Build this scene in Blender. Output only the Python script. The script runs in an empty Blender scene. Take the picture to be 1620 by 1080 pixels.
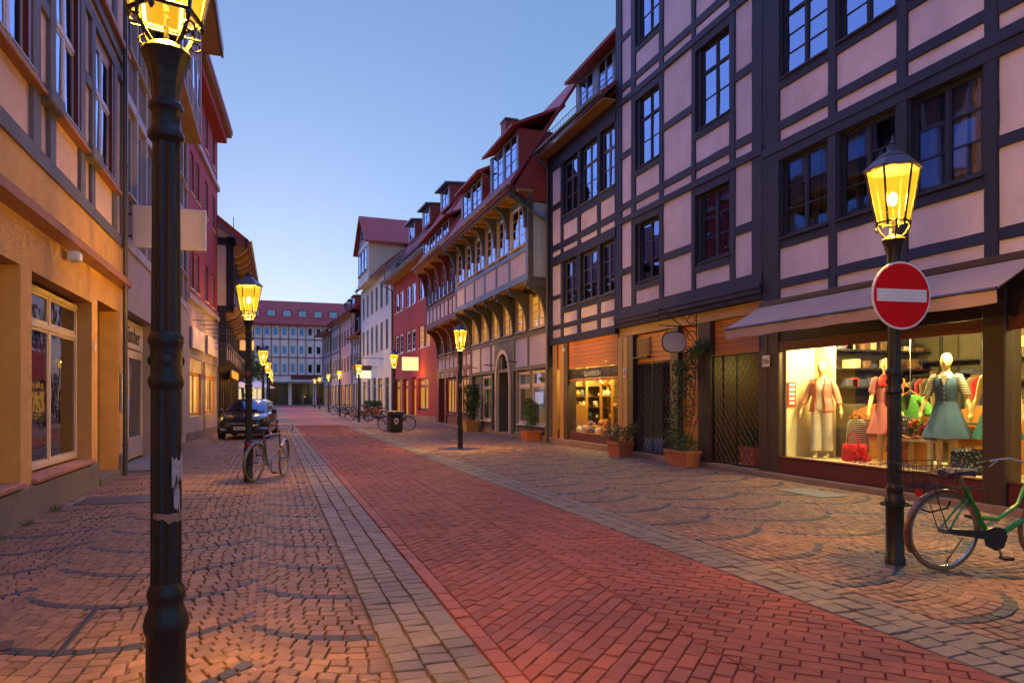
import bpy, math, random
from mathutils import Vector, Matrix

RN = random.Random(11)
sc = bpy.context.scene
COL = sc.collection
PI = math.pi
rad = math.radians

# ------------------------------------------------------------------ camera
YAW = math.atan((810 - 432) / 1100.0)
cam_d = bpy.data.cameras.new('camera')
cam = bpy.data.objects.new('camera', cam_d)
COL.objects.link(cam)
cam_d.sensor_width = 36
cam_d.lens = 1100 / 1620 * 36
cam_d.shift_y = 91 / 1620
cam_d.clip_end = 2000
cam_d.clip_start = 0.05
cam.location = (0, 0, 1.5)
cam.rotation_euler = (PI / 2, 0, -YAW)
sc.camera = cam

# ------------------------------------------------------------------ dusk sky, wide blue sun lamp added as ambient fill
w = bpy.data.worlds.new('World')
sc.world = w
w.use_nodes = True
wn, wl = w.node_tree.nodes, w.node_tree.links
sky = wn.new('ShaderNodeTexSky')
sky.sky_type = 'NISHITA'
sky.sun_disc = False
sky.sun_elevation = rad(9)
sky.sun_rotation = 0
sky.dust_density = .1
sky.ozone_density = 6
gam = wn.new('ShaderNodeGamma')
gam.inputs[1].default_value = .62
tint = wn.new('ShaderNodeVectorMath')
tint.operation = 'MULTIPLY'
tint.inputs[1].default_value = (.99, .82, .86)
wl.new(sky.outputs[0], gam.inputs[0])
wl.new(gam.outputs[0], tint.inputs[0])
wl.new(tint.outputs[0], wn['Background'].inputs[0])
wn['Background'].inputs[1].default_value = .1 ** .4
sun_d = bpy.data.lights.new('sun', 'SUN')
sun_d.energy = 4.5
sun_d.angle = rad(150)
sun_d.color = (.33, .36, 1.0)
sun = bpy.data.objects.new('sun', sun_d)
COL.objects.link(sun)
sun.rotation_euler = (rad(45), 0, PI)
sun.location = (0, 60, 40)
vs = sc.view_settings
sc.display_settings.display_device = 'sRGB'
vs.view_transform = 'Standard'
vs.look = 'None'
vs.gamma = 1
vs.use_curve_mapping = False
vs.exposure = 0
sc.render.engine = 'CYCLES'
cy = sc.cycles
cy.use_denoising = True
cy.max_bounces = 8
cy.transparent_max_bounces = 16
cy.sample_clamp_indirect = 4
cy.use_adaptive_sampling = True
cy.caustics_reflective = False
cy.caustics_refractive = False

# ------------------------------------------------------------------ materials
MATS = {}


def _val(nt, op, a, b=None):
    n = nt.nodes.new('ShaderNodeMath')
    n.operation = op
    for i, x in enumerate((a, b)):
        if x is None:
            continue
        if isinstance(x, (int, float)):
            n.inputs[i].default_value = x
        else:
            nt.links.new(x, n.inputs[i])
    return n.outputs[0]


def mat(name, col, rough=.75, var=.18, sca=5, bump=.15, bsc=50, metal=0, rnd=0, st=(1, 1, 1), emit=None, es=0, spec=.4, col2=None, grime=.25):
    """Principled material coloured by world-space noise; rnd = brightness spread from piece to piece."""
    if name in MATS:
        return MATS[name]
    m = bpy.data.materials.new(name)
    MATS[name] = m
    m.use_nodes = True
    nt = m.node_tree
    n, l = nt.nodes, nt.links
    bs = n['Principled BSDF']
    g = n.new('ShaderNodeNewGeometry')
    mp = n.new('ShaderNodeMapping')
    mp.inputs['Scale'].default_value = st
    l.new(g.outputs['Position'], mp.inputs[0])

    def noise(scale, det=5, vec=mp.outputs[0]):
        t = n.new('ShaderNodeTexNoise')
        t.inputs['Scale'].default_value = scale
        t.inputs['Detail'].default_value = det
        l.new(vec, t.inputs['Vector'])
        return t.outputs['Fac']
    f = _val(nt, 'MULTIPLY_ADD', noise(sca), 2 * var)
    f.node.inputs[2].default_value = 1 - var
    f2 = _val(nt, 'MULTIPLY_ADD', noise(.9, 3, g.outputs['Position']), 2 * grime)
    f2.node.inputs[2].default_value = 1 - grime
    f = _val(nt, 'MULTIPLY', f, f2)
    if rnd or col2:
        oi = n.new('ShaderNodeObjectInfo')
        r = _val(nt, 'FRACT', _val(nt, 'ADD', oi.outputs['Random'], g.outputs['Random Per Island']))
        if rnd:
            k = _val(nt, 'MULTIPLY_ADD', r, 2 * rnd)
            k.node.inputs[2].default_value = 1 - rnd
            f = _val(nt, 'MULTIPLY', f, k)
    base = n.new('ShaderNodeVectorMath')
    base.operation = 'SCALE'
    if col2:
        mx = n.new('ShaderNodeMix')
        mx.data_type = 'RGBA'
        mx.inputs['A'].default_value = (*col, 1)
        mx.inputs['B'].default_value = (*col2, 1)
        l.new(_val(nt, 'FRACT', _val(nt, 'MULTIPLY', r, 7.31)), mx.inputs['Factor'])
        l.new(mx.outputs['Result'], base.inputs[0])
    else:
        base.inputs[0].default_value = col
    l.new(f, base.inputs['Scale'])
    l.new(base.outputs[0], bs.inputs['Base Color'])
    bs.inputs['Roughness'].default_value = rough
    bs.inputs['Metallic'].default_value = metal
    bs.inputs['Specular IOR Level'].default_value = spec
    if bump:
        b = n.new('ShaderNodeBump')
        b.inputs['Strength'].default_value = bump
        b.inputs['Distance'].default_value = .02
        l.new(noise(bsc, 4), b.inputs['Height'])
        l.new(b.outputs[0], bs.inputs['Normal'])
    if emit:
        bs.inputs['Emission Color'].default_value = (*emit, 1)
        bs.inputs['Emission Strength'].default_value = es
    return m


def glass(name, tint=(.55, .58, .6), refl=.22, gain=.9, rough=.015, wav=.04, emis=None, es=0, gcol=(.92, .94, .96)):
    """Window glass: clear where looked at squarely, mirror-like at a slant."""
    if name in MATS:
        return MATS[name]
    m = bpy.data.materials.new(name)
    MATS[name] = m
    m.use_nodes = True
    nt = m.node_tree
    n, l = nt.nodes, nt.links
    n.remove(n['Principled BSDF'])
    tr = n.new('ShaderNodeBsdfTransparent')
    tr.inputs[0].default_value = (*tint, 1)
    gl = n.new('ShaderNodeBsdfGlossy')
    gl.inputs['Color'].default_value = (*gcol, 1)
    gl.inputs['Roughness'].default_value = rough
    if wav:
        g = n.new('ShaderNodeNewGeometry')
        t = n.new('ShaderNodeTexNoise')
        t.inputs['Scale'].default_value = 2.5
        l.new(g.outputs['Position'], t.inputs['Vector'])
        b = n.new('ShaderNodeBump')
        b.inputs['Strength'].default_value = wav
        b.inputs['Distance'].default_value = .1
        l.new(t.outputs['Fac'], b.inputs['Height'])
        l.new(b.outputs[0], gl.inputs['Normal'])
    fr = n.new('ShaderNodeFresnel')
    fr.inputs[0].default_value = 1.5
    k = _val(nt, 'MULTIPLY_ADD', fr.outputs[0], gain)
    k.node.inputs[2].default_value = refl
    k = _val(nt, 'MINIMUM', k, .95)
    mx = n.new('ShaderNodeMixShader')
    l.new(k, mx.inputs[0])
    l.new(tr.outputs[0], mx.inputs[1])
    l.new(gl.outputs[0], mx.inputs[2])
    out = mx.outputs[0]
    if emis:
        em = n.new('ShaderNodeEmission')
        em.inputs[0].default_value = (*emis, 1)
        em.inputs[1].default_value = es
        ad = n.new('ShaderNodeAddShader')
        l.new(out, ad.inputs[0])
        l.new(em.outputs[0], ad.inputs[1])
        out = ad.outputs[0]
    l.new(out, n['Material Output'].inputs[0])
    return m


def glow(name, col, s):
    if name in MATS:
        return MATS[name]
    m = bpy.data.materials.new(name)
    MATS[name] = m
    m.use_nodes = True
    nt = m.node_tree
    nt.nodes.remove(nt.nodes['Principled BSDF'])
    e = nt.nodes.new('ShaderNodeEmission')
    e.inputs[0].default_value = (*col, 1)
    e.inputs[1].default_value = s
    nt.links.new(e.outputs[0], nt.nodes['Material Output'].inputs[0])
    return m


# ------------------------------------------------------------------ mesh building
class MB:
    def __init__(s):
        s.v = []
        s.f = []

    def add(s, vs, fs):
        o = len(s.v)
        s.v.extend(tuple(p) for p in vs)
        s.f.extend(tuple(i + o for i in f) for f in fs)
        return s

    def convex(s, vs, fs):
        vs = [Vector(p) for p in vs]
        c = sum(vs, Vector()) / len(vs)
        out = []
        for f in fs:
            a, b, d = vs[f[0]], vs[f[1]], vs[f[2]]
            out.append(f if (b - a).cross(d - a).dot(a - c) > 0 else tuple(reversed(f)))
        return s.add(vs, out)

    def box(s, x0, x1, y0, y1, z0, z1, c=0):
        if x0 > x1: x0, x1 = x1, x0
        if y0 > y1: y0, y1 = y1, y0
        if z0 > z1: z0, z1 = z1, z0
        c = min(c, .35 * min(x1 - x0, y1 - y0, z1 - z0))
        if c <= 0:
            vs = [(x, y, z) for x in (x0, x1) for y in (y0, y1) for z in (z0, z1)]
            return s.add(vs, [(0, 1, 3, 2), (4, 6, 7, 5), (0, 4, 5, 1), (2, 3, 7, 6), (0, 2, 6, 4), (1, 5, 7, 3)])
        X, Y, Z = (x0, x1), (y0, y1), (z0, z1)
        vs = []
        idx = {}
        for i in (0, 1):
            for j in (0, 1):
                for k in (0, 1):
                    sx, sy, sz = (c if i == 0 else -c), (c if j == 0 else -c), (c if k == 0 else -c)
                    for a, p in enumerate(((X[i], Y[j] + sy, Z[k] + sz), (X[i] + sx, Y[j], Z[k] + sz), (X[i] + sx, Y[j] + sy, Z[k]))):
                        idx[i, j, k, a] = len(vs)
                        vs.append(p)
        fs = []
        for i in (0, 1):
            fs.append(tuple(idx[i, j, k, 0] for j, k in ((0, 0), (1, 0), (1, 1), (0, 1))))
            fs.append(tuple(idx[j, i, k, 1] for j, k in ((0, 0), (1, 0), (1, 1), (0, 1))))
            fs.append(tuple(idx[j, k, i, 2] for j, k in ((0, 0), (1, 0), (1, 1), (0, 1))))
        for a in (0, 1):
            for b in (0, 1):
                fs.append((idx[a, b, 0, 0], idx[a, b, 1, 0], idx[a, b, 1, 1], idx[a, b, 0, 1]))
                fs.append((idx[a, 0, b, 0], idx[a, 1, b, 0], idx[a, 1, b, 2], idx[a, 0, b, 2]))
                fs.append((idx[0, a, b, 1], idx[1, a, b, 1], idx[1, a, b, 2], idx[0, a, b, 2]))
                for k in (0, 1):
                    fs.append((idx[a, b, k, 0], idx[a, b, k, 1], idx[a, b, k, 2]))
        return s.convex(vs, fs)

    def prism(s, poly, axis, a, b):
        """poly of 2-d points extruded along axis from a to b; (p, q) are the other two axes in order."""
        n = len(poly)

        def pt(p, t):
            return (t, p[0], p[1]) if axis == 0 else (p[0], t, p[1]) if axis == 1 else (p[0], p[1], t)
        vs = [pt(p, a) for p in poly] + [pt(p, b) for p in poly]
        area = sum(poly[i][0] * poly[(i + 1) % n][1] - poly[(i + 1) % n][0] * poly[i][1] for i in range(n))
        flip = (area > 0) == (axis != 1)
        flip = flip if b > a else not flip
        fs = [tuple(range(n)), tuple(reversed(range(n, 2 * n)))] + [(i, i + n, (i + 1) % n + n, (i + 1) % n) for i in range(n)]
        if flip:
            fs = [tuple(reversed(f)) for f in fs]
        return s.add(vs, fs)

    def tube(s, pts, r, n=8, cap=True):
        pts = [Vector(p) for p in pts]
        rs = r if isinstance(r, (list, tuple)) else [r] * len(pts)
        o = len(s.v)
        t0 = (pts[1] - pts[0]).normalized()
        up = Vector((0, 0, 1)) if abs(t0.z) < .9 else Vector((1, 0, 0))
        nrm = t0.cross(up).normalized()
        for i, p in enumerate(pts):
            t = ((pts[min(i + 1, len(pts) - 1)] - pts[i]).normalized() + (pts[i] - pts[max(i - 1, 0)]).normalized())
            t = t.normalized() if t.length > 1e-6 else t0
            nrm = (nrm - t * nrm.dot(t))
            nrm = nrm.normalized() if nrm.length > 1e-6 else t.orthogonal().normalized()
            bi = t.cross(nrm)
            for k in range(n):
                a = 2 * PI * k / n
                s.v.append(tuple(p + (nrm * math.cos(a) + bi * math.sin(a)) * rs[i]))
        for i in range(len(pts) - 1):
            for k in range(n):
                k2 = (k + 1) % n
                s.f.append((o + i * n + k, o + i * n + k2, o + (i + 1) * n + k2, o + (i + 1) * n + k))
        if cap:
            s.f.append(tuple(o + k for k in reversed(range(n))))
            s.f.append(tuple(o + (len(pts) - 1) * n + k for k in range(n)))
        return s

    def ring(s, c, R_, r, axis=2, n=28, m=6, a0=0, a1=2 * PI):
        pts = []
        full = abs(a1 - a0 - 2 * PI) < 1e-6
        for i in range(n + 1):
            a = a0 + (a1 - a0) * i / n
            p = [math.cos(a) * R_, math.sin(a) * R_]
            q = (0, p[0], p[1]) if axis == 0 else (p[0], 0, p[1]) if axis == 1 else (p[0], p[1], 0)
            pts.append(Vector(c) + Vector(q))
        return s.tube(pts, r, m, not full)

    def lathe(s, prof, n=20, c=(0, 0, 0), fl=None):
        """prof of (radius, z[, flute depth]); the profile is revolved about z."""
        o = len(s.v)
        for p in prof:
            d = p[2] if len(p) > 2 else 0
            for k in range(n):
                a = 2 * PI * k / n
                r = p[0] - (d if k % 2 else 0)
                s.v.append((c[0] + math.cos(a) * r, c[1] + math.sin(a) * r, c[2] + p[1]))
        for i in range(len(prof) - 1):
            for k in range(n):
                k2 = (k + 1) % n
                s.f.append((o + i * n + k, o + i * n + k2, o + (i + 1) * n + k2, o + (i + 1) * n + k))
        s.f.append(tuple(o + k for k in reversed(range(n))))
        s.f.append(tuple(o + (len(prof) - 1) * n + k for k in range(n)))
        return s

    def loft(s, rings, cap=True):
        n = len(rings[0])
        o = len(s.v)
        for r in rings:
            s.v.extend(tuple(p) for p in r)
        for i in range(len(rings) - 1):
            for k in range(n):
                k2 = (k + 1) % n
                s.f.append((o + i * n + k, o + i * n + k2, o + (i + 1) * n + k2, o + (i + 1) * n + k))
        if cap:
            s.f.append(tuple(o + k for k in reversed(range(n))))
            s.f.append(tuple(o + (len(rings) - 1) * n + k for k in range(n)))
        return s

    def quad(s, a, b, c, d):
        return s.add((a, b, c, d), [(0, 1, 2, 3)])

    def xf(s, M_):
        s.v = [tuple(M_ @ Vector(p)) for p in s.v]
        return s

    def mesh(s, name, smooth=False):
        me = bpy.data.meshes.new(name)
        me.from_pydata(s.v, [], s.f)
        if smooth:
            me.polygons.foreach_set('use_smooth', [True] * len(me.polygons))
            me.set_sharp_from_angle(angle=rad(smooth if smooth > 1 else 40))
        me.update()
        return me

    def build(s, name, m, parent=None, smooth=False, loc=None, rot=None, **tags):
        me = s.mesh(name, smooth)
        me.materials.append(m)
        return link(name, me, parent, loc, rot, **tags)


def link(name, me, parent=None, loc=None, rot=None, **tags):
    o = bpy.data.objects.new(name, me)
    COL.objects.link(o)
    if parent is not None:
        o.parent = parent
    if loc:
        o.location = loc
    if rot:
        o.rotation_euler = rot
    for k, v in tags.items():
        o[k] = v
    return o


def thing(name, label, category, loc=(0, 0, 0), rz=0, group=None):
    o = link(name, None, None, loc, (0, 0, rz), label=label, category=category)
    if group:
        o['group'] = group
    return o


def copy_tree(o, parent=None):
    c = o.copy()
    COL.objects.link(c)
    c.parent = parent
    for ch in o.children:
        copy_tree(ch, c)
    return c


def lamp_light(name, col, watt, loc, parent=None, radius=.06):
    d = bpy.data.lights.new(name, 'POINT')
    d.energy = watt
    d.color = col
    d.shadow_soft_size = radius
    o = bpy.data.objects.new(name, d)
    COL.objects.link(o)
    if parent is not None:
        o.parent = parent
    o.location = loc
    return o


def text_mesh(txt, size, depth=.004):
    cu = bpy.data.curves.new('t', 'FONT')
    cu.body = txt
    cu.size = size
    cu.extrude = depth
    cu.resolution_u = 3
    o = bpy.data.objects.new('t', cu)
    COL.objects.link(o)
    dg = bpy.context.evaluated_depsgraph_get()
    me = bpy.data.meshes.new_from_object(o.evaluated_get(dg))
    bpy.data.objects.remove(o)
    bpy.data.curves.remove(cu)
    return me


def gz(y):
    """The street rises very slightly beyond 35 m."""
    return 0 if y < 35 else .008 * (min(y, 112) - 35)


def project(x, y, z):
    X = x * math.cos(YAW) - y * math.sin(YAW)
    Z = x * math.sin(YAW) + y * math.cos(YAW)
    return (810 + 1100 * X / Z, 631 - 1100 * (z - 1.5) / Z, Z) if Z > .1 else (-9e9, 9e9, -1)
# ------------------------------------------------------------------ ground, paving
m_mortar = mat('joint_sand', (.15, .085, .06), .95, .3, 9, .4, 60)
m_brick = mat('red_paving_brick', (.235, .066, .045), .75, .16, 14, .25, 70, rnd=.13, col2=(.20, .066, .052), spec=.2)
m_brick2 = mat('red_edging_brick', (.235, .064, .045), .75, .16, 14, .25, 70, rnd=.14, spec=.45)
m_sett = mat('reddish_granite_sett', (.205, .112, .077), .7, .2, 18, .3, 55, rnd=.2, col2=(.16, .095, .075), spec=.3)
m_sett_d = mat('dark_basalt_sett', (.022, .025, .042), .65, .2, 18, .5, 55, rnd=.25, spec=.5)
m_strip = mat('grey_granite_sett', (.155, .115, .09), .7, .2, 18, .35, 50, rnd=.18, col2=(.13, .10, .085), spec=.45)
m_plate = mat('grey_concrete_slab', (.16, .15, .14), .8, .2, 12, .3, 60)


def sheet(name, xs, ys, dz, m, **tags):
    b = MB()
    for i in range(len(ys) - 1):
        a, c = ys[i], ys[i + 1]
        b.quad((xs[0], a, gz(a) + dz), (xs[1], a, gz(a) + dz), (xs[1], c, gz(c) + dz), (xs[0], c, gz(c) + dz))
    return b.build(name, m, **tags)


ground = sheet('ground', (-300, 300), (-60, 20, 35, 112, 113, 600), -.02, m_mortar, kind='structure')


def inset(p, d):
    n = len(p)
    out = []
    for i in range(n):
        a, b, c = p[i - 1], p[i], p[(i + 1) % n]
        e1, e2 = (b[0] - a[0], b[1] - a[1]), (c[0] - b[0], c[1] - b[1])
        l1, l2 = math.hypot(*e1) or 1e-6, math.hypot(*e2) or 1e-6
        n1, n2 = (-e1[1] / l1, e1[0] / l1), (-e2[1] / l2, e2[0] / l2)
        k = 1 + n1[0] * n2[0] + n1[1] * n2[1]
        k = d / max(k, .35)
        out.append((b[0] + (n1[0] + n2[0]) * k, b[1] + (n1[1] + n2[1]) * k))
    return out


def stone(b, poly, h, joint, seed):
    """One paving piece: sunk rim, rounded shoulder, slightly tilted top."""
    n = len(poly)
    cx = sum(p[0] for p in poly) / n
    cy_ = sum(p[1] for p in poly) / n
    size = math.sqrt(abs(sum(poly[i][0] * poly[(i + 1) % n][1] - poly[(i + 1) % n][0] * poly[i][1] for i in range(n))) / 2) + 1e-4
    z0 = gz(cy_)
    hh = h + seed.uniform(-.0025, .0025)
    tx, ty = seed.uniform(-.05, .05), seed.uniform(-.05, .05)
    o = len(b.v)
    for ins, zz in ((joint * .5, -.02), (joint * .5 + .002, hh - .006), (joint * .5 + .0065, hh)):
        for (x, y) in inset(poly, min(ins, size * .3)):
            b.v.append((x, y, z0 + zz + ((x - cx) * tx + (y - cy_) * ty if zz > 0 else 0)))
    for r in (0, 1):
        for i in range(n):
            j = (i + 1) % n
            b.f.append((o + r * n + i, o + r * n + j, o + (r + 1) * n + j, o + (r + 1) * n + i))
    b.f.append(tuple(o + 2 * n + i for i in range(n)))


def ccw(p):
    a = sum(p[i][0] * p[(i + 1) % len(p)][1] - p[(i + 1) % len(p)][0] * p[i][1] for i in range(len(p)))
    return p if a > 0 else p[::-1]


def pave(parent, name, polys, m, h=.012, joint=.006, top=300):
    """The pieces that show largest become parts of their own, the rest one stuff part."""
    rank = []
    for i, p in enumerate(polys):
        cx = sum(q[0] for q in p) / len(p)
        cy_ = sum(q[1] for q in p) / len(p)
        px, py, Z = project(cx, cy_, 0)
        vis = Z > .1 and -15 < px < 1635 and py < 1095
        rank.append(((0 if vis else 1), Z if vis else 0, i))
    rank.sort()
    near = set(r[2] for r in rank[:top] if r[0] == 0)
    rest = MB()
    sd = random.Random(5)
    for i, p in enumerate(polys):
        p = ccw(p)
        if i in near:
            b = MB()
            stone(b, p, h, joint, sd)
            b.build(name, m, parent)
        else:
            stone(rest, p, h, joint, sd)
    if rest.v:
        rest.build(name + '_field', m, parent, kind='stuff')


def clip_x(poly, x0, x1):
    for s, lim in ((1, x0), (-1, -x1)):
        out = []
        for i in range(len(poly)):
            a, b = poly[i], poly[(i + 1) % len(poly)]
            da, db = s * a[0] - lim, s * b[0] - lim
            if da >= 0:
                out.append(a)
            if (da >= 0) != (db >= 0):
                t = da / (da - db)
                out.append((a[0] + (b[0] - a[0]) * t, a[1] + (b[1] - a[1]) * t))
        poly = out
        if len(poly) < 3:
            return []
    return poly


def area(p):
    return abs(sum(p[i][0] * p[(i + 1) % len(p)][1] - p[(i + 1) % len(p)][0] * p[i][1] for i in range(len(p)))) / 2


# --- roadway: 45 degree chevron of red bricks between the sett strips
RX0, RXC, RX1 = 1.29, 2.49, 3.69
YN, YF = .4, 40
road = sheet('road', (RX0 - .13, RX1), (-20, YN, 20, 35, 112), -.012, mat('red_brick_base', (.26, .055, .05), .9, .25, 8, .3, 40), kind='structure')
L_, W_ = .212, .106
polys = []
q = math.sqrt(.5)
for side in (-1, 1):
    d = (q, q) if side < 0 else (-q, q)
    n_ = (-q, q) if side < 0 else (q, q)
    org = (RX0, 0) if side < 0 else (RX1, 0)
    xa, xb = (RX0, RXC) if side < 0 else (RXC, RX1)
    for r in range(-16, int(YF / W_ / 1.4) + 2):
        off = (r % 2) * .5 + ((r * 37) % 7) * .02
        base = math.floor(r * W_ / L_)
        for a in range(base - 1, base + 11):
            a0 = (a + off - 1) * L_
            c = []
            for (aa, bb) in ((a0, r * W_), (a0 + L_, r * W_), (a0 + L_, (r + 1) * W_), (a0, (r + 1) * W_)):
                c.append((org[0] + d[0] * aa + n_[0] * bb, org[1] + d[1] * aa + n_[1] * bb))
            c = clip_x(c, xa, xb)
            if c and area(c) > .0015:
                ym = sum(p[1] for p in c) / len(c)
                if YN < ym < YF:
                    polys.append(c)
pave(road, "brick", polys, m_brick, .007, .0045)
polys = []
y = YN
while y < YF:
    l = RN.uniform(.2, .22)
    polys.append([(RX0 - .118, y), (RX0, y), (RX0, y + l), (RX0 - .118, y + l)])
    y += l
pave(road, 'edging_brick', polys, m_brick2, .010, .005, 120)
far_road = mat('far_red_brick', (.22, .06, .052), .75, .2, 3, .3, 30)

# --- strips of grey setts on both sides
for nm, xs in (('sett_strip_left', (.62, .80, .98, 1.165)), ('sett_strip_right', (3.70, 3.885, 4.07, 4.245))):
    st_ = sheet(nm, (xs[0], xs[-1]), (-20, YN, 20, 35, 112), -.013, m_mortar, kind='structure')
    polys = []
    for i in range(3):
        y = YN + RN.random() * .1
        while y < YF:
            l = RN.uniform(.12, .17)
            j = [RN.uniform(-.008, .008) for _ in range(8)]
            polys.append([(xs[i] + j[0], y + j[1]), (xs[i + 1] + j[2], y + j[3]), (xs[i + 1] + j[4], y + l + j[5]), (xs[i] + j[6], y + l + j[7])])
            y += l
    pave(st_, 'sett', polys, m_strip, .010, .010, 250)


# --- pavements: scalloped rows of red-grey setts, every eleventh row dark
def scallops(parent, x0, x1, cusp, yf, ph):
    Wc, Rr, pitch, npc = 1.64, .94, .106, 17
    half = math.asin(Wc / 2 / Rr)
    lite, dark = [], []
    k0 = math.floor((x0 - cusp) / Wc)
    for col in range(k0, k0 + int((x1 - x0) / Wc) + 3):
        xc = cusp + (col + .5) * Wc
        if xc + Wc / 2 < x0 or xc - Wc / 2 > x1:
            continue
        coff = ((col * 5) % 3) * .09
        for r in range(-4, int(yf / pitch)):
            offs = RN.uniform(-.4, .4)
            cuts = [-half + 2 * half * (i + (offs * .5 if 0 < i < npc else 0) + (RN.uniform(-.12, .12) if 0 < i < npc else 0)) / npc for i in range(npc + 1)]
            for i in range(npc):
                c = []
                for a, rr in ((cuts[i], r), (cuts[i + 1], r), (cuts[i + 1], r + 1), (cuts[i], r + 1)):
                    # joints fan out a little with the arc
                    xx = xc + Rr * math.sin(a) - (rr - r - .5) * pitch * math.sin(a) * .55
                    yy = rr * pitch + Rr * (1 - math.cos(a)) + coff
                    c.append((min(max(xx + RN.uniform(-.006, .006), x0), x1), yy + RN.uniform(-.006, .006)))
                ym = (c[0][1] + c[2][1]) / 2
                if area(c) < .003 or not (YN < ym < yf):
                    continue
                isd = (r + ph + col * 2) % 9 == 0 and RN.random() < .98
                (dark if isd else lite).append(c)
    pave(parent, 'sett', lite, m_sett, .010, .009)
    pave(parent, 'dark_sett', dark, m_sett_d, .011, .009, 150)


pav_l = sheet('pavement_left', (-2.95, .62), (-20, YN, 20, 35, 112), -.013, m_mortar, kind='structure')
scallops(pav_l, -2.86, .61, -.12, 36, 4)
pav_r = sheet('pavement_right', (4.245, 9.6), (-20, YN, 20, 35, 112), -.013, m_mortar, kind='structure')
scallops(pav_r, 4.25, 8.98, 5.35, 36, 7)
m_farp = mat('distant_sett_paving', (.15, .09, .082), .8, .3, 7, .5, 20)
for nm, xs in (('pavement_far_left', (-8, .62)), ('pavement_far_right', (4.25, 12))):
    sheet(nm, xs, (36.2, 60, 112), .012, m_farp, kind='structure')
sheet('road_far', (RX0 - .13, RX1), (YF + .1, 60, 112), .008, far_road, kind='structure')
for nm, xs in (('sett_strip_far_left', (.625, 1.155)), ('sett_strip_far_right', (3.695, 4.24))):
    sheet(nm, xs, (YF + .1, 60, 112), .01, m_farp, kind='structure')
# ------------------------------------------------------------------ facade tools
m_tim_v = mat('dark_timber_upright', (.015, .017, .045), .65, .6, 9, .9, 30, st=(5, 5, .35), rnd=.3)
m_tim_h = mat('dark_timber_rail', (.015, .017, .045), .65, .6, 9, .9, 30, st=(5, .35, 5), rnd=.3)
m_plas = mat('pinkish_lime_plaster', (.55, .46, .53), .9, .17, 4, .25, 16, grime=.26, rnd=.07, st=(1, 1, .6))
m_plas_d = mat('greyish_pink_plaster', (.53, .45, .51), .9, .17, 4, .25, 16, grime=.26, rnd=.07, st=(1, 1, .6))
m_dark = mat('unlit_interior', (.018, .016, .02), .9, .3, 2, 0)  # near-black stands in for the darkness of unlit rooms
m_gl = glass('old_window_glass', wav=.012, gcol=(.5, .72, 1))
m_gl2 = glass('dim_window_glass', (.75, .75, .75), .06, .8, wav=.01, gcol=(.6, .75, 1))
m_shop = glass('shop_window_glass', (.97, .97, .96), .0, .14, .005, 0)
m_tile = mat('red_roof_tile', (.32, .05, .045), .7, .25, 12, .8, 9, rnd=.1)
m_zinc = mat('grey_zinc', (.10, .10, .125), .45, .2, 6, .1, 30, metal=.6)
m_soff = mat('brown_soffit_board', (.30, .17, .08), .7, .25, 8, .2, 40)
m_curt = mat('cream_curtain', (.78, .62, .42), .9, .2, 6, 0)
m_curt_r = mat('purple_red_curtain', (.30, .035, .08), .9, .35, 7, 0)


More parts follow.
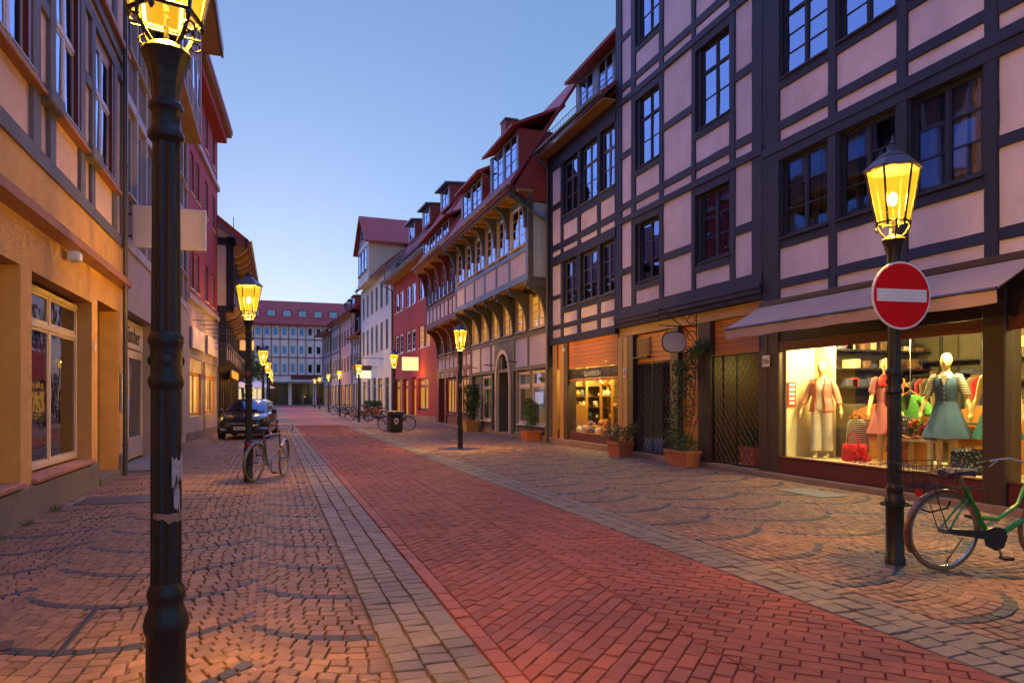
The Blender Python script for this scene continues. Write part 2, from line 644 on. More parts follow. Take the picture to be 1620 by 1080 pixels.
class Facade:
    """Local frame: x along the wall from its left end as seen from the street, -y towards the street, z up."""

    def __init__(f, name, label, p0, p1, category='house', group=None):
        f.W = math.dist(p0, p1)
        f.root = thing(name, label, category, (p0[0], p0[1], gz(min(p0[1], p1[1]))), math.atan2(p1[1] - p0[1], p1[0] - p0[0]), group)
        f.beams = []
        f.holes = []

    def part(f, name, b, m, parent=None, smooth=False, **k):
        return b.build(name, m, parent or f.root, smooth, **k)

    def bx(f, name, m, u0, u1, y0, y1, z0, z1, c=.006, parent=None, **k):
        return MB().box(u0, u1, y0, y1, z0, z1, c).build(name, m, parent or f.root, **k)

    def beam(f, u0, u1, z0, z1, m=None, y=-.028, t=.13, name=None, c=.008):
        up = (z1 - z0) > (u1 - u0)
        j = RN.uniform(-.004, .004)
        f.beams.append((u0, u1, z0, z1))
        # hand-hewn: edges wander a few millimetres along the length
        y0, y1, L = y + j - (.004 if up else 0), y + t, max(z1 - z0, u1 - u0)
        n = max(2, min(14, int(L / .35)))
        rings = []
        for i in range(n + 1):
            k = i / n
            wob = [RN.uniform(-.006, .006) if 0 < i < n else 0 for _ in range(3)]
            if up:
                a, b_ = u0 + wob[0], u1 + wob[1]
            else:
                a, b_ = z0 + wob[0], z1 + wob[1]
            f0 = y0 + wob[2] * .5
            prof = [(a, f0 + c), (a + c, f0), (b_ - c, f0), (b_, f0 + c), (b_, y1), (a, y1)]
            s_ = z0 + (z1 - z0) * k if up else u0 + (u1 - u0) * k
            rings.append([(p[0], p[1], s_) for p in prof] if up else [(s_, p[1], p[0]) for p in reversed(prof)])
        return MB().loft(rings).build(name or ('post' if up else 'rail'), m or (m_tim_v if up else m_tim_h), f.root)

    def infill(f, m, u0, u1, z0, z1, name='infill_panel', y=0, t=.1):
        """Plaster panels in every gap of the frame between the beams and windows."""
        R_ = [r for r in f.beams + f.holes]
        us = sorted(set([u0, u1] + [x for r in R_ for x in r[:2] if u0 < x < u1]))
        zs = sorted(set([z0, z1] + [x for r in R_ for x in r[2:] if z0 < x < z1]))
        free = {}
        for i in range(len(us) - 1):
            for j in range(len(zs) - 1):
                cu, cz = (us[i] + us[i + 1]) / 2, (zs[j] + zs[j + 1]) / 2
                free[i, j] = not any(r[0] < cu < r[1] and r[2] < cz < r[3] for r in R_)
        for j in range(len(zs) - 1):
            for i in range(len(us) - 1):
                if not free[i, j]:
                    continue
                i2 = i
                while i2 + 1 < len(us) - 1 and free[i2 + 1, j]:
                    i2 += 1
                j2 = j
                while j2 + 1 < len(zs) - 1 and all(free[a, j2 + 1] for a in range(i, i2 + 1)):
                    j2 += 1
                for a in range(i, i2 + 1):
                    for b_ in range(j, j2 + 1):
                        free[a, b_] = False
                if us[i2 + 1] - us[i] > .03 and zs[j2 + 1] - zs[j] > .03:
                    f.bx(name, m, us[i] - .01, us[i2 + 1] + .01, y + RN.uniform(0, .006), y + t, zs[j] - .01, zs[j2 + 1] + .01, .004)

    def wall(f, m, u0, u1, z0, z1, holes, t=.22, y=0, name='wall'):
        """One plastered wall with real openings and reveals."""
        us = sorted(set([u0, u1] + [x for h in holes for x in h[:2]]))
        zs = sorted(set([z0, z1] + [x for h in holes for x in h[2:4]]))
        b = MB()
        for i in range(len(us) - 1):
            for j in range(len(zs) - 1):
                cu, cz = (us[i] + us[i + 1]) / 2, (zs[j] + zs[j + 1]) / 2
                if not any(h[0] < cu < h[1] and h[2] < cz < h[3] for h in holes):
                    b.quad((us[i], y, zs[j]), (us[i + 1], y, zs[j]), (us[i + 1], y, zs[j + 1]), (us[i], y, zs[j + 1]))
        for h in holes:
            a, c, d, e = h[:4]
            b.quad((a, y, d), (a, y + t, d), (a, y + t, e), (a, y, e))
            b.quad((c, y + t, d), (c, y, d), (c, y, e), (c, y + t, e))
            b.quad((a, y, e), (a, y + t, e), (c, y + t, e), (c, y, e))
            b.quad((a, y + t, d), (a, y, d), (c, y, d), (c, y + t, d))
        b.quad((u0, y, z0), (u0, y, z1), (u0, y + t, z1), (u0, y + t, z0))
        b.quad((u1, y, z1), (u1, y, z0), (u1, y + t, z0), (u1, y + t, z1))
        b.quad((u0, y, z1), (u1, y, z1), (u1, y + t, z1), (u0, y + t, z1))
        return f.part(name, b, m)

    def core(f, u0, u1, z0, z1, d=6, y=.5, m=None, t=.14):
        """Closed body of the building behind its street wall, with party walls."""
        b = MB().box(u0 + .01, u1 - .01, y, y + d, z0, z1)
        b.box(u0 + .012, u0 + t, .02, y, z0 + .01, z1 - .01)
        b.box(u1 - t, u1 - .012, .02, y, z0 + .01, z1 - .01)
        return f.part('inner_wall', b, m or m_dark)

    def window(f, u0, u1, z0, z1, cols=2, rows=3, y=.05, fm=None, gm=None, fw=.045, bar=.024, sill=True, curt=None, tilt=0, transom=None, hole=True, dep=.055, sillm=None, name='window', lean=None, merge=False):
        """A framed window: the frame is the part; panes, sill and curtain are its pieces. transom = height of a fixed cross bar."""
        fm = fm or m_tim_v
        gm = gm or m_gl
        if hole:
            f.holes.append((u0, u1, z0, z1))
        b = MB()
        b.box(u0, u0 + fw, y, y + dep, z0, z1, .004)
        b.box(u1 - fw, u1, y, y + dep, z0, z1, .004)
        b.box(u0 + fw, u1 - fw, y + .002, y + dep, z0, z0 + fw, .004)
        b.box(u0 + fw, u1 - fw, y + .002, y + dep, z1 - fw, z1, .004)
        cw = (u1 - u0 - 2 * fw) / cols
        cells = []
        for c in range(cols):
            a = u0 + fw + c * cw
            if c:
                b.box(a - fw * .55, a + fw * .55, y + .004, y + dep, z0 + fw, z1 - fw, .004)
            bands = [(z0 + fw, z1 - fw, rows)] if transom is None else [(z0 + fw, transom - fw * .5, rows), (transom + fw * .5, z1 - fw, 1)]
            for (za, zb, nr) in bands:
                sa = a + (fw * .55 if c else 0) + .003
                sb = a + cw - (fw * .55 if c < cols - 1 else 0) - .003
                st = fw * .55
                b.box(sa, sa + st, y + .012, y + dep - .006, za, zb)
                b.box(sb - st, sb, y + .012, y + dep - .006, za, zb)
                b.box(sa + st, sb - st, y + .013, y + dep - .006, za, za + st)
                b.box(sa + st, sb - st, y + .013, y + dep - .006, zb - st, zb)
                rh = (zb - za - 2 * st) / nr
                for r in range(nr):
                    if r:
                        b.box(sa + st, sb - st, y + .014, y + dep - .008, za + st + r * rh - bar / 2, za + st + r * rh + bar / 2)
                    cells.append((sa + st, sb - st, za + st + r * rh, za + st + (r + 1) * rh))
        if transom is not None:
            b.box(u0 + fw, u1 - fw, y - .004, y + dep, transom - fw * .5, transom + fw * .5, .004)
        wo = f.part(name, b, fm)
        if merge:
            cells = [(min(c[0] for c in cells), max(c[1] for c in cells), min(c[2] for c in cells), max(c[3] for c in cells))]
        for (a, c, d, e) in cells:
            cx, cz = (a + c) / 2, (d + e) / 2
            g = MB().box((a - c) / 2 - .004, (c - a) / 2 + .004, -.003, .003, (d - e) / 2 - .004, (e - d) / 2 + .004)
            k = .012
            g.build('pane', gm, wo, loc=(cx, y + dep * .55, cz), rot=(RN.uniform(-k, k) + tilt, 0, RN.uniform(-k, k)))
        if sill:
            f.bx('sill', sillm or fm, u0 - .04, u1 + .04, y - .12, y + .01, z0 - .05, z0 - .005, .01, wo)
        if curt:
            for (ca, cb) in (curt if isinstance(curt, list) else [(0, .42), (.58, 1)]):
                cu = MB()
                n = 14
                x0, x1 = u0 + (u1 - u0) * ca, u0 + (u1 - u0) * cb
                row = [(x0 + (x1 - x0) * i / n, y + .10 + .022 * math.sin(i * 2.3) + .012 * math.sin(i * 1.1)) for i in range(n + 1)]
                for i in range(n):
                    p, q_ = row[i], row[i + 1]
                    cu.quad((p[0], p[1], z0), (q_[0], q_[1], z0), (q_[0], q_[1], z1), (p[0], p[1], z1))
                cu.build('curtain', MATS.get(getattr(f, 'curtain', ''), m_curt), wo)
        return wo

    def gutter(f, u0, u1, z, y=-.35, pipes=()):
        b = MB()
        pr = [(y - .07 * math.cos(a), z - .07 * math.sin(a)) for a in [PI * i / 8 for i in range(9)]]
        pr += [(p[0] * .999 + (y * .001), p[1] + .012) for p in reversed(pr)]
        b.prism(pr, 0, u0, u1)
        g = f.part('gutter', b, m_zinc, smooth=50)
        for (u, yb, zb) in pipes:
            t = MB().tube([(u, y, z - .05), (u, y, z - .15), (u, yb, z - .55), (u, yb, zb)], .045, 10)
            for zz in (z - .9, (z + zb) / 2, zb + .6):
                t.tube([(u, yb, zz - .02), (u, yb, zz + .02)], .056, 10)
            f.part('downpipe', t, m_zinc, smooth=50)
        return g

    def roof(f, u0, u1, z, over=.35, rise=4, run=5, m=None, t=.12, name='roof'):
        b = MB()
        b.prism([(-over, z), (run, z + rise), (2 * run, z), (2 * run, z - t), (run, z + rise - t), (-over, z - t)], 0, u0, u1)
        return f.part(name, b, m or m_tile)


def bracket(f, u, w_, y0, y1, z0, z1, m, name='bracket', y_wall=0):
    """Curved knee brace from the wall (low) out to the overhanging beam (high)."""
    n = 8
    inner = [(y_wall - .002, z0)]
    arc = []
    for i in range(n + 1):
        a = PI / 2 * i / n
        arc.append((y1 + (y_wall - .10 - y1) * math.cos(a) ** 1.0 * 1.0, z0 + .12 + (z1 - z0 - .24) * math.sin(a)))
    pts = [(y_wall, z0), (y_wall - .10, z0)] + arc + [(y1, z1), (y_wall, z1)]
    b = MB()
    # convex-safe: build as quads between the arc and the wall/top corner
    k = len(arc)
    A = [(y_wall - .10, z0)] + arc + [(y1, z1)]
    B = [(y_wall, z0 + (z1 - z0) * i / (len(A) - 1)) for i in range(len(A))]
    for s_, e_ in ((u - w_ / 2, u + w_ / 2),):
        for i in range(len(A) - 1):
            a0, a1, b0, b1 = A[i], A[i + 1], B[i], B[i + 1]
            b.add([(s_, *a0), (s_, *a1), (s_, *b1), (s_, *b0), (e_, *a0), (e_, *a1), (e_, *b1), (e_, *b0)],
                  [(0, 1, 2, 3), (7, 6, 5, 4), (0, 4, 5, 1)])
        b.add([(s_, *A[-1]), (s_, *B[-1]), (e_, *B[-1]), (e_, *A[-1])], [(0, 1, 2, 3)])
    return f.part(name, b, m)


def dormer(f, u0, u1, z0, z1, y0, y1, wallm, roofm, wins, fm, gm=None, rows=3, cols=2, flat=.25, over=.18):
    """Shed dormer: cheeks, front wall with windows, lid."""
    t = .06
    f.bx('dormer_cheek', wallm, u0, u0 + t, y0, y1, z0, z1)
    f.bx('dormer_cheek', wallm, u1 - t, u1, y0, y1, z0, z1)
    f.bx('dormer_back', m_dark, u0 + t, u1 - t, y0 + .35, y0 + .4, z0, z1, 0)
    f.bx('dormer_apron', wallm, u0 + t, u1 - t, y0 + .01, y0 + .08, z0, z0 + .15)
    xs = u0 + t
    n = len(wins)
    for (a, c) in wins:
        f.window(a, c, z0 + .15, z1 - .04, cols, rows, y=y0 + .01, fm=fm, gm=gm, sill=False, hole=False)
        if a - xs > .02:
            f.bx('dormer_post', fm, xs, a, y0, y0 + .09, z0 + .1, z1)
        xs = c
    if u1 - t - xs > .02:
        f.bx('dormer_post', fm, xs, u1 - t, y0, y0 + .09, z0 + .1, z1)
    b = MB().prism([(y0 - over, z1 - .02), (y1 + .4, z1 + flat), (y1 + .4, z1 + flat + .1), (y0 - over, z1 + .08)], 0, u0 - .15, u1 + .15)
    f.part('dormer_roof', b, roofm)
# ------------------------------------------------------------------ right side: house with the dress shop
m_wood_r = mat('dark_red_painted_wood', (.10, .014, .016), .45, .2, 10, .2, 40)
m_wood_b = mat('dark_brown_wood', (.045, .026, .02), .5, .3, 10, .3, 40, st=(3, 3, .6))
m_wood_o = mat('lamplit_orange_plank', (.58, .19, .035), .5, .25, 9, .3, 40, st=(3, .5, 3), rnd=.14)  # orange wood, colour brightened to carry golden lamplight
m_wood_w = mat('lamplit_gold_post', (.40, .21, .06), .5, .25, 9, .3, 40, st=(3, 3, .5))  # brown wood with the gold of lamplight put into its colour
m_step = mat('worn_sandstone', (.26, .17, .11), .9, .25, 8, .4, 40)
m_iron = mat('black_iron', (.012, .012, .014), .5, .2, 20, .2, 60, metal=.3)
m_white = mat('white_paint', (.75, .75, .73), .5, .05, 8, 0)
m_black = mat('black_print', (.01, .01, .01), .6, 0, 5, 0)
m_screed = mat('pale_display_floor', (.62, .55, .32), .7, .1, 6, 0)
m_ywall = mat('lamplit_yellow_wall', (.72, .66, .42), .8, .06, 4, .05, 30)  # yellow of the shop light is put into the wall colour
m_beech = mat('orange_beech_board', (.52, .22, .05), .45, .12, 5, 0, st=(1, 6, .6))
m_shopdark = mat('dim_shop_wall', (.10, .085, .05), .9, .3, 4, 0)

A = Facade('timber_house', 'tall dark timber-framed house with awning over the lit dress shop window', (9.0, 11.17), (9.0, -1.2))
W = A.W
posts = [(.0, .47), (1.68, 1.86), (3.06, 3.25), (4.44, 4.63), (5.95, 6.13), (7.4, 7.58), (8.8, 8.98), (10.3, 10.5), (12.1, W)]
for i, (a, c) in enumerate(posts):
    for (z0, z1) in ((3.36, 5.97), (6.312, 9.2), (9.55, 12.6)):
        A.beam(a, c, z0, z1)
A.beam(0, W, 3.2, 3.36, y=-.05)
for z0, z1, yy in ((5.97, 6.14, -.036), (6.14, 6.312, -.05), (9.2, 9.37, -.036), (9.37, 9.55, -.05)):
    A.beam(0, W, z0, z1, y=yy)
A.curtain = 'cream_curtain'
for i in range(len(posts) - 1):
    a, c = posts[i][1], posts[i + 1][0]
    win = i in (0, 1, 2, 5, 6)
    rails = [(3.57, 3.735), (6.53, 6.70)]
    rails += [(4.31, 4.46), (7.29, 7.45)] if win else [(4.78, 4.94), (7.9, 8.06)]
    for z0, z1 in rails + [(10.3, 10.46)]:
        A.beam(a, c, z0, z1)
    if win:
        A.window(a + .04, c - .04, 4.52, 5.95, 2, 3, y=.06, gm=m_gl2, curt=[(.0, .3), (.5, .68), (.75, 1)] if i != 1 else [(0, .2)], tilt=0)
        A.window(a + .04, c - .04, 7.5, 9.18, 2, 3, y=.06, transom=8.65)
        for z0, z1 in ((4.46, 5.97), (7.45, 9.2)):
            A.holes.append((a, c, z0, z1))
            for s in (0, 1):
                A.bx('window_jamb', m_tim_v, (a, c - .04)[s], (a + .04, c)[s], -.01, .12, z0, z1)
            A.bx('window_head', m_tim_h, a + .04, c - .04, .0, .11, z1 - .02, z1, .003)
A.infill(m_plas, 0, W, 3.36, 12.6)
A.core(0, W, 3.2, 12.6, d=7)
A.roof(-.1, W, 12.7, .5, 5, 4.2)

# shop front of A: red sill board, glass, posts, fascia
SD = 3.4
def shop_room(f, u0, u1, depth, z0, z1, wallm, floorm, ceilm=None, y=.1):
    b = MB()
    b.box(u0, u1, y, y + depth, z0 - .05, z0)
    f.part('display_floor', b, floorm)
    f.part('back_wall', MB().box(u0, u1, y + depth, y + depth + .05, z0, z1), wallm)
    f.part('side_wall', MB().box(u0 - .05, u0, y, y + depth, z0, z1), wallm)
    f.part('side_wall', MB().box(u1, u1 + .05, y, y + depth, z0, z1), wallm)
    f.part('shop_ceiling', MB().box(u0 - .05, u1 + .05, y, y + depth + .05, z1, z1 + .05), ceilm or wallm)


for a, c in ((-.13, .14), (.145, .45)):
    A.bx('shop_post', m_wood_b, a, c, -.02, .25, .0, 3.05, .015)
A.bx('shop_post', m_wood_b, 4.43, 4.75, -.06, .25, .0, 3.05, .015)
A.bx('shop_post', m_wood_b, 8.7, 9.0, -.06, .25, .0, 3.05, .015)
A.bx('fascia', m_wood_b, 0, W, .0, .3, 2.58, 3.2, .01)
for a, c in ((.46, 4.42), (4.76, 8.69)):
    A.bx('shop_lintel', m_wood_r, a, c, -.02, .1, 2.40, 2.575)
    A.bx('sill_board', m_wood_r, a, c, -.02, .1, .12, .40)
    A.bx('sill_lip', m_wood_r, a, c, -.035, .12, .405, .43, .005)
    A.bx('shop_pane', m_shop, a + .02, c - .02, .06, .068, .43, 2.40, 0)
A.bx('plinth', m_step, -.15, W, -.12, .3, -.02, .115, .015)
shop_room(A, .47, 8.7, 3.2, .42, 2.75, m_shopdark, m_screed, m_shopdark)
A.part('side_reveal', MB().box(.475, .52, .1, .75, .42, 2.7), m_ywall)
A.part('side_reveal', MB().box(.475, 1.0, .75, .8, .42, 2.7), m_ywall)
# curved beech partitions behind the display
for (a, c) in ((1.15, 2.72), (3.05, 4.9), (5.2, 6.9)):
    n = 12
    pl = [(a, .42)] + [(a + (c - a) * i / n, 1.18 + .26 * math.sin(PI * (.12 + .76 * i / n))) for i in range(n + 1)] + [(c, .42)]
    bb = MB().prism(pl, 1, 1.05, 1.09)
    po = A.part('partition', bb, m_beech)
    A.bx('rail_bar', m_zinc, a + .1, a + .75, 1.0, 1.03, 1.11, 1.14, .004, po)
    A.bx('rail_bar', m_zinc, a + .1, a + .75, .99, 1.02, 1.0, 1.02, .004, po)
# shelving and clutter at the back of the shop
for z in (.98, 1.38, 1.82, 2.2):
    A.bx('back_shelf', m_black, .9, 4.6, 2.9, 3.25, z, z + .03)
for u in (1.4, 2.2, 3.0, 3.8):
    A.bx('shelf_upright', m_black, u, u + .05, 2.86, 2.9, .42, 2.7)
A.bx('counter_front', m_wood_b, 1.3, 2.9, 2.0, 2.4, .42, 1.62)
A.bx('open_book', m_white, 1.72, 2.1, 1.97, 1.995, 1.62, 1.82, .004)
cl = random.Random(3)
for k in range(26):
    u, z = cl.uniform(1.0, 4.5), cl.choice((1.01, 1.41, 1.85))
    colr = cl.choice([(.3, .03, .04), (.05, .06, .12), (.4, .3, .12), (.15, .08, .04), (.5, .45, .3)])
    A.bx('folded_garment', mat('garment_%d' % (k % 7), colr, .9, .2, 8, 0), u, u + cl.uniform(.1, .3), 2.9, 3.15, z, z + cl.uniform(.06, .2), .015)
# racks and stock along the end wall of the shop
A.bx('rack_panel', mat('black_rack_panel', (.02, .018, .016), .6), .48, .53, .85, 3.2, 1.45, 2.7)
for z in (1.7, 2.05, 2.4):
    A.bx('rack_shelf', m_black, .53, .95, .9, 3.2, z, z + .03)
for k in range(7):
    A.part('rack_arm', MB().tube([(.53, 1.0 + k * .33, 1.72), (.9, 1.0 + k * .33, 1.95)], .012, 5), m_black)
for k in range(30):
    y, z = cl.uniform(.95, 3.1), cl.choice((1.73, 2.08, 2.43))
    A.bx('folded_garment', MATS['garment_%d' % (k % 7)], .58, .9, y, y + cl.uniform(.1, .25), z, z + cl.uniform(.05, .2), .012)
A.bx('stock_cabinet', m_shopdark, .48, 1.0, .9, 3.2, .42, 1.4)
A.bx('fitting_room_door', m_ywall, 3.55, 4.4, 2.82, 2.86, .42, 2.35, .01)
# awning
aw = thing('awning', 'faded brown fabric awning over the dress shop window', 'awning', (9.0, 11.17, 0), -PI / 2)
m_awn = mat('faded_brown_canvas', (.40, .27, .22), .9, .12, 5, .15, 80)
n = 22
b = MB()
v = MB()
for i in range(n):
    u0_, u1_ = -.03 + 5.25 * i / n, -.03 + 5.25 * (i + 1) / n
    sag = lambda u: .012 * math.sin(u * 3.1)
    b.quad((u0_, -.04, 3.29), (u1_, -.04, 3.29), (u1_, -.85, 2.83 + sag(u1_)), (u0_, -.85, 2.83 + sag(u0_)))
    b.quad((u0_, -.85, 2.815 + sag(u0_)), (u1_, -.85, 2.815 + sag(u1_)), (u1_, -.04, 3.275), (u0_, -.04, 3.275))
    wv = lambda u: -.86 + .012 * math.sin(u * 9)
    v.quad((u0_, wv(u0_), 2.80), (u1_, wv(u1_), 2.80), (u1_, wv(u1_) + .01, 2.64 + .008 * math.sin(u1_ * 5)), (u0_, wv(u0_) + .01, 2.64 + .008 * math.sin(u0_ * 5)))
b.build('canopy', m_awn, aw)
v.build('valance', m_awn, aw)
MB().tube([(-.03, -.86, 2.82), (5.22, -.86, 2.82)], .022, 8).build('front_bar', m_zinc, aw, True)
MB().box(-.03, 5.22, -.1, -.03, 3.27, 3.37, .01).build('cassette', m_wood_b, aw)
for u in (.5, 4.7):
    MB().tube([(u, -.03, 2.75), (u, -.45, 2.98), (u, -.84, 2.8)], .015, 6).build('arm', m_zinc, aw)
pn = thing('house_number', 'white plate reading 25b on the brown post beside the dress shop', 'sign', (8.97, 11.06, 2.12), -PI / 2)
MB().box(-.11, .11, -.012, 0, 0, .22, .004).build('plate', m_white, pn)
tm = text_mesh('25b', .13)
tm.materials.append(m_black)
link('lettering', tm, pn, (-.1, -.014, .06), (PI / 2, 0, 0))
lamp_light('shop_light', (1, .76, .26), 378, (1.3, .55, 2.62), A.root, .15)
lamp_light('shop_light', (1, .76, .26), 378, (3.6, .55, 2.62), A.root, .15)
lamp_light('shop_light', (1, .76, .26), 324, (6.6, .7, 2.62), A.root, .15)
lamp_light('shop_light', (1, .70, .25), 126, (2.6, 2.4, 2.6), A.root, .15)
for u, y in ((1.3, .55), (3.6, .55), (2.6, 2.4), (6.6, .7)):
    A.part('ceiling_spot', MB().lathe([(.03, 0), (.06, .02), (.06, .08), (.03, .1)], 10, (u, y, 2.66)), m_zinc, smooth=True)
pl = A.part('wall_lantern', MB().lathe([(.05, 0), (.09, .11), (.02, .16)], 8, (3.75, 1.75, 2.3)), glow('lantern_glow', (1, .55, .1), 3))

# ------------------------------------------------------------------ house with lattice gates
B = Facade('timber_house', 'tall dark timber-framed house above the lattice gates and hanging oval sign', (9.0, 17.27), (9.0, 11.17))
P = [(0, .32), (.86, 1.09), (2.27, 2.45), (3.67, 3.82), (5.06, 5.24), (5.78, 6.1)]
for i, (a, c) in enumerate(P):
    for z0, z1 in ((3.97, 6.24), (6.41, 9.48), (9.64, 13.4)):
        B.beam(a, c, z0, z1)
for z0, z1, yy in ((3.75, 3.97, -.05), (6.24, 6.41, -.05), (9.48, 9.64, -.05), (13.1, 13.4, -.05)):
    B.beam(0, B.W, z0, z1, y=yy)
for k, (z0, z1, y) in enumerate(((3.66, 3.75, -.1), (3.56, 3.66, -.08), (3.44, 3.56, -.04))):
    B.bx('moulding', m_tim_h, -.02, B.W, y, .1, z0, z1, .012)
B.curtain = 'purple_red_curtain'
for i in range(5):
    a, c = P[i][1], P[i + 1][0]
    win = i in (1, 3)
    rs = [(6.61, 6.79), (9.84, 10.03)]
    rs += [(4.32, 4.48), (7.31, 7.47), (10.55, 10.7)] if win else [(4.85, 5.03), (8.0, 8.18), (11.2, 11.36)]
    for z0, z1 in rs:
        B.beam(a, c, z0, z1)
    if win:
        for k, (z0, z1, tr) in enumerate(((4.53, 6.03, None), (7.52, 9.27, 8.72), (10.74, 12.5, 11.95))):
            zt = (6.24, 9.48, 13.1)[k]
            B.beam(a, c, z1 + .02, zt, y=-.03)
            B.window(a + .15, c - .02, z0, z1, 2, 3 if tr is None else 2, y=.07, transom=tr, gm=m_gl2 if k == 0 else m_gl,
                     curt=[(.02, .5), (.52, .98)] if k == 0 and i == 3 else ([(.55, 1)] if k == 0 else None))
            B.holes.append((a, c, z0 - .06, z1 + .02))
            B.bx('window_jamb', m_tim_v, a, a + .15, .03, .14, z0 - .05, z1 + .02)
            B.bx('window_jamb', m_tim_v, c - .02, c, .03, .14, z0 - .05, z1 + .02, .003)
B.infill(m_plas, 0, B.W, 3.97, 13.1)
B.core(0, B.W, 3.44, 13.4, d=7)
B.roof(0, B.W, 13.5, .5, 5, 4.2)
# shopfront of B: u = 17.27 - y
YB = .1
B.bx('head_beam', m_wood_w, 0, B.W, .06, .34, 3.2, 3.44, .012)
B.bx('plinth', m_step, 0, B.W, -.02, .4, -.02, .11, .015)
for a, c, m in ((.02, .3, m_wood_w), (.32, .58, m_wood_w), (.60, .88, m_wood_b), (2.70, 3.05, m_wood_b), (3.85, 4.32, m_wood_b)):
    B.bx('shop_post', m, a, c, .02, .36, .1, 3.2, .014)
B.bx('shop_post', m_wood_b, 5.95, 6.09, .02, .36, .1, 3.2, .014)
for (a, c) in ((.9, 2.68), (3.06, 3.84), (4.33, 5.94)):
    z = 2.45 if a != 3.06 else .12
    mm = m_wood_o
    while z < 3.18:
        B.bx('plank', mm, a, c, .14 + RN.uniform(0, .006), .2, z, z + .118, .006)
        z += .123
vt = B.bx('vent_frame', m_wood_w, .93, 1.60, .1, .15, 2.62, 3.1, .008)
for k in range(9):
    B.part('vent_slat', MB().box(.97, 1.56, .085, .125, 2.665 + k * .046, 2.69 + k * .046), m_wood_b, vt)
B.bx('vent_shelf', m_wood_b, .9, 1.65, .0, .13, 2.56, 2.60)
for (a, c, gm_) in ((.9, 2.6, None), (4.33, 5.94, 1)):
    g = MB()
    n = int((c - a) / .13)
    H_ = 2.3
    zt = .13
    fr = MB()
    for x in (a, (a + c) / 2 - .012, c - .025):
        fr.box(x, x + .025, .1, .125, zt, zt + H_)
    for z in (zt, zt + H_ - .025):
        fr.box(a, c, .102, .123, z, z + .025)
    gf = B.part('lattice_gate', fr, m_iron)
    # zigzag bars of the folding lattice
    k = 0
    x = a + .02
    bars = MB()
    step = .16
    nz = 12
    dz = H_ / nz
    x = a + .03
    while x < c - .1:
        for j in range(nz):
            s = step * .5 * (1 if j % 2 else -1)
            for sg in (1, -1):
                bars.tube([(x + step / 2 - sg * s, .112, zt + j * dz), (x + step / 2 + sg * s, .112, zt + (j + 1) * dz)], .0075, 4, False)
        x += step
    B.part('lattice_bars', bars, mat('brown_lattice', (.16, .09, .05), .5, .2, 20, 0, metal=.3), gf)
B.part('shop_inner_wall', MB().box(.6, 4.3, 1.1, 1.15, .1, 3.2), m_wood_b)
B.part('entrance_floor', MB().box(.6, 6.05, .3, 1.6, .06, .1), m_step)
B.part('entrance_side', MB().box(5.94, 5.99, .36, 1.7, .1, 3.2), m_ywall)
B.part('entrance_side', MB().box(4.33, 4.36, .36, 1.7, .1, 3.2), m_wood_b)
B.part('entrance_back', MB().box(4.33, 6.0, 1.7, 1.75, .1, 3.2), m_wood_b)
B.part('entrance_ceiling', MB().box(.6, 6.05, .36, 1.75, 3.19, 3.24), m_wood_b)
B.part('entrance_lamp', MB().lathe([(.03, .0), (.08, .06), (.08, .14), (.02, .2)], 10, (5.2, .9, 2.26)), m_zinc, smooth=True)
lamp_light('entrance_light', (1, .78, .15), 42, (5.2, .9, 2.2), B.root, .1)
nb = thing('house_number', 'small white plate with red and blue print on the wooden shop post', 'sign', (9.015, 16.83, 2.1), -PI / 2)
MB().box(-.08, .08, -.012, 0, 0, .22, .004).build('plate', m_white, nb)
MB().box(-.05, .05, -.016, -.011, .03, .12).build('lettering', mat('red_print', (.5, .05, .06), .6, 0, 5, 0), nb)
MB().box(-.03, .05, -.0165, -.011, .13, .19).build('lettering', mat('blue_print', (.05, .08, .3), .6, 0, 5, 0), nb)

# ------------------------------------------------------------------ bead shop house
C = Facade('timber_house', 'lower dark timber-framed house with triple windows above the GLASPERLEN shop', (9.0, 22.28), (9.0, 17.27))
P = [(0.0, .36), (1.09, 1.3), (2.42, 2.66), (3.82, 4.02)]
for a, c in P + [(4.93, 5.01)]:
    for z0, z1 in ((3.55, 5.98), (6.28, 9.2)):
        C.beam(a, c, z0, z1)
for z0, z1, yy in ((3.32, 3.55, -.05), (5.98, 6.28, -.05), (9.2, 9.75, -.05)):
    C.beam(0, C.W, z0, z1, y=yy)
PP = P + [(4.93, 5.01)]
C.curtain = 'cream_curtain'
for i in range(4):
    a, c = PP[i][1], PP[i + 1][0]
    for z0, z1 in ((3.82, 3.98), (6.46, 6.68)) + (((4.83, 4.98), (7.85, 8.05)) if i == 0 else ((4.3, 4.45), (7.2, 7.42))):
        C.beam(a, c, z0, z1)
    if i:
        C.window(a + .03, c - .03, 4.5, 5.95, 2, 3, y=.06, gm=m_gl2, fm=mat('blue_grey_frame', (.06, .065, .09), .5))
        C.window(a + .03, c - .03, 7.48, 9.17, 2, 2, y=.06, transom=8.6, fm=mat('blue_grey_frame', (.06, .065, .09), .5))
        C.holes += [(a, c, 4.45, 5.98), (a, c, 7.42, 9.2)]
        for z0, z1 in ((4.45, 5.98), (7.42, 9.2)):
            C.bx('window_jamb', m_tim_v, a, a + .03, .0, .12, z0, z1, .003)
            C.bx('window_jamb', m_tim_v, c - .03, c, .0, .12, z0, z1, .003)
C.infill(m_plas, 0, C.W, 3.55, 9.2)
C.core(0, C.W, 3.3, 9.75, d=7)
C.bx('eave_soffit', m_soff, 0, C.W, -.42, .3, 9.75, 9.8)
C.roof(0, C.W, 9.98, .46, 4.6, 5.0)
C.gutter(-.05, C.W, 9.93, -.5, [(.12, -.1, .0)])
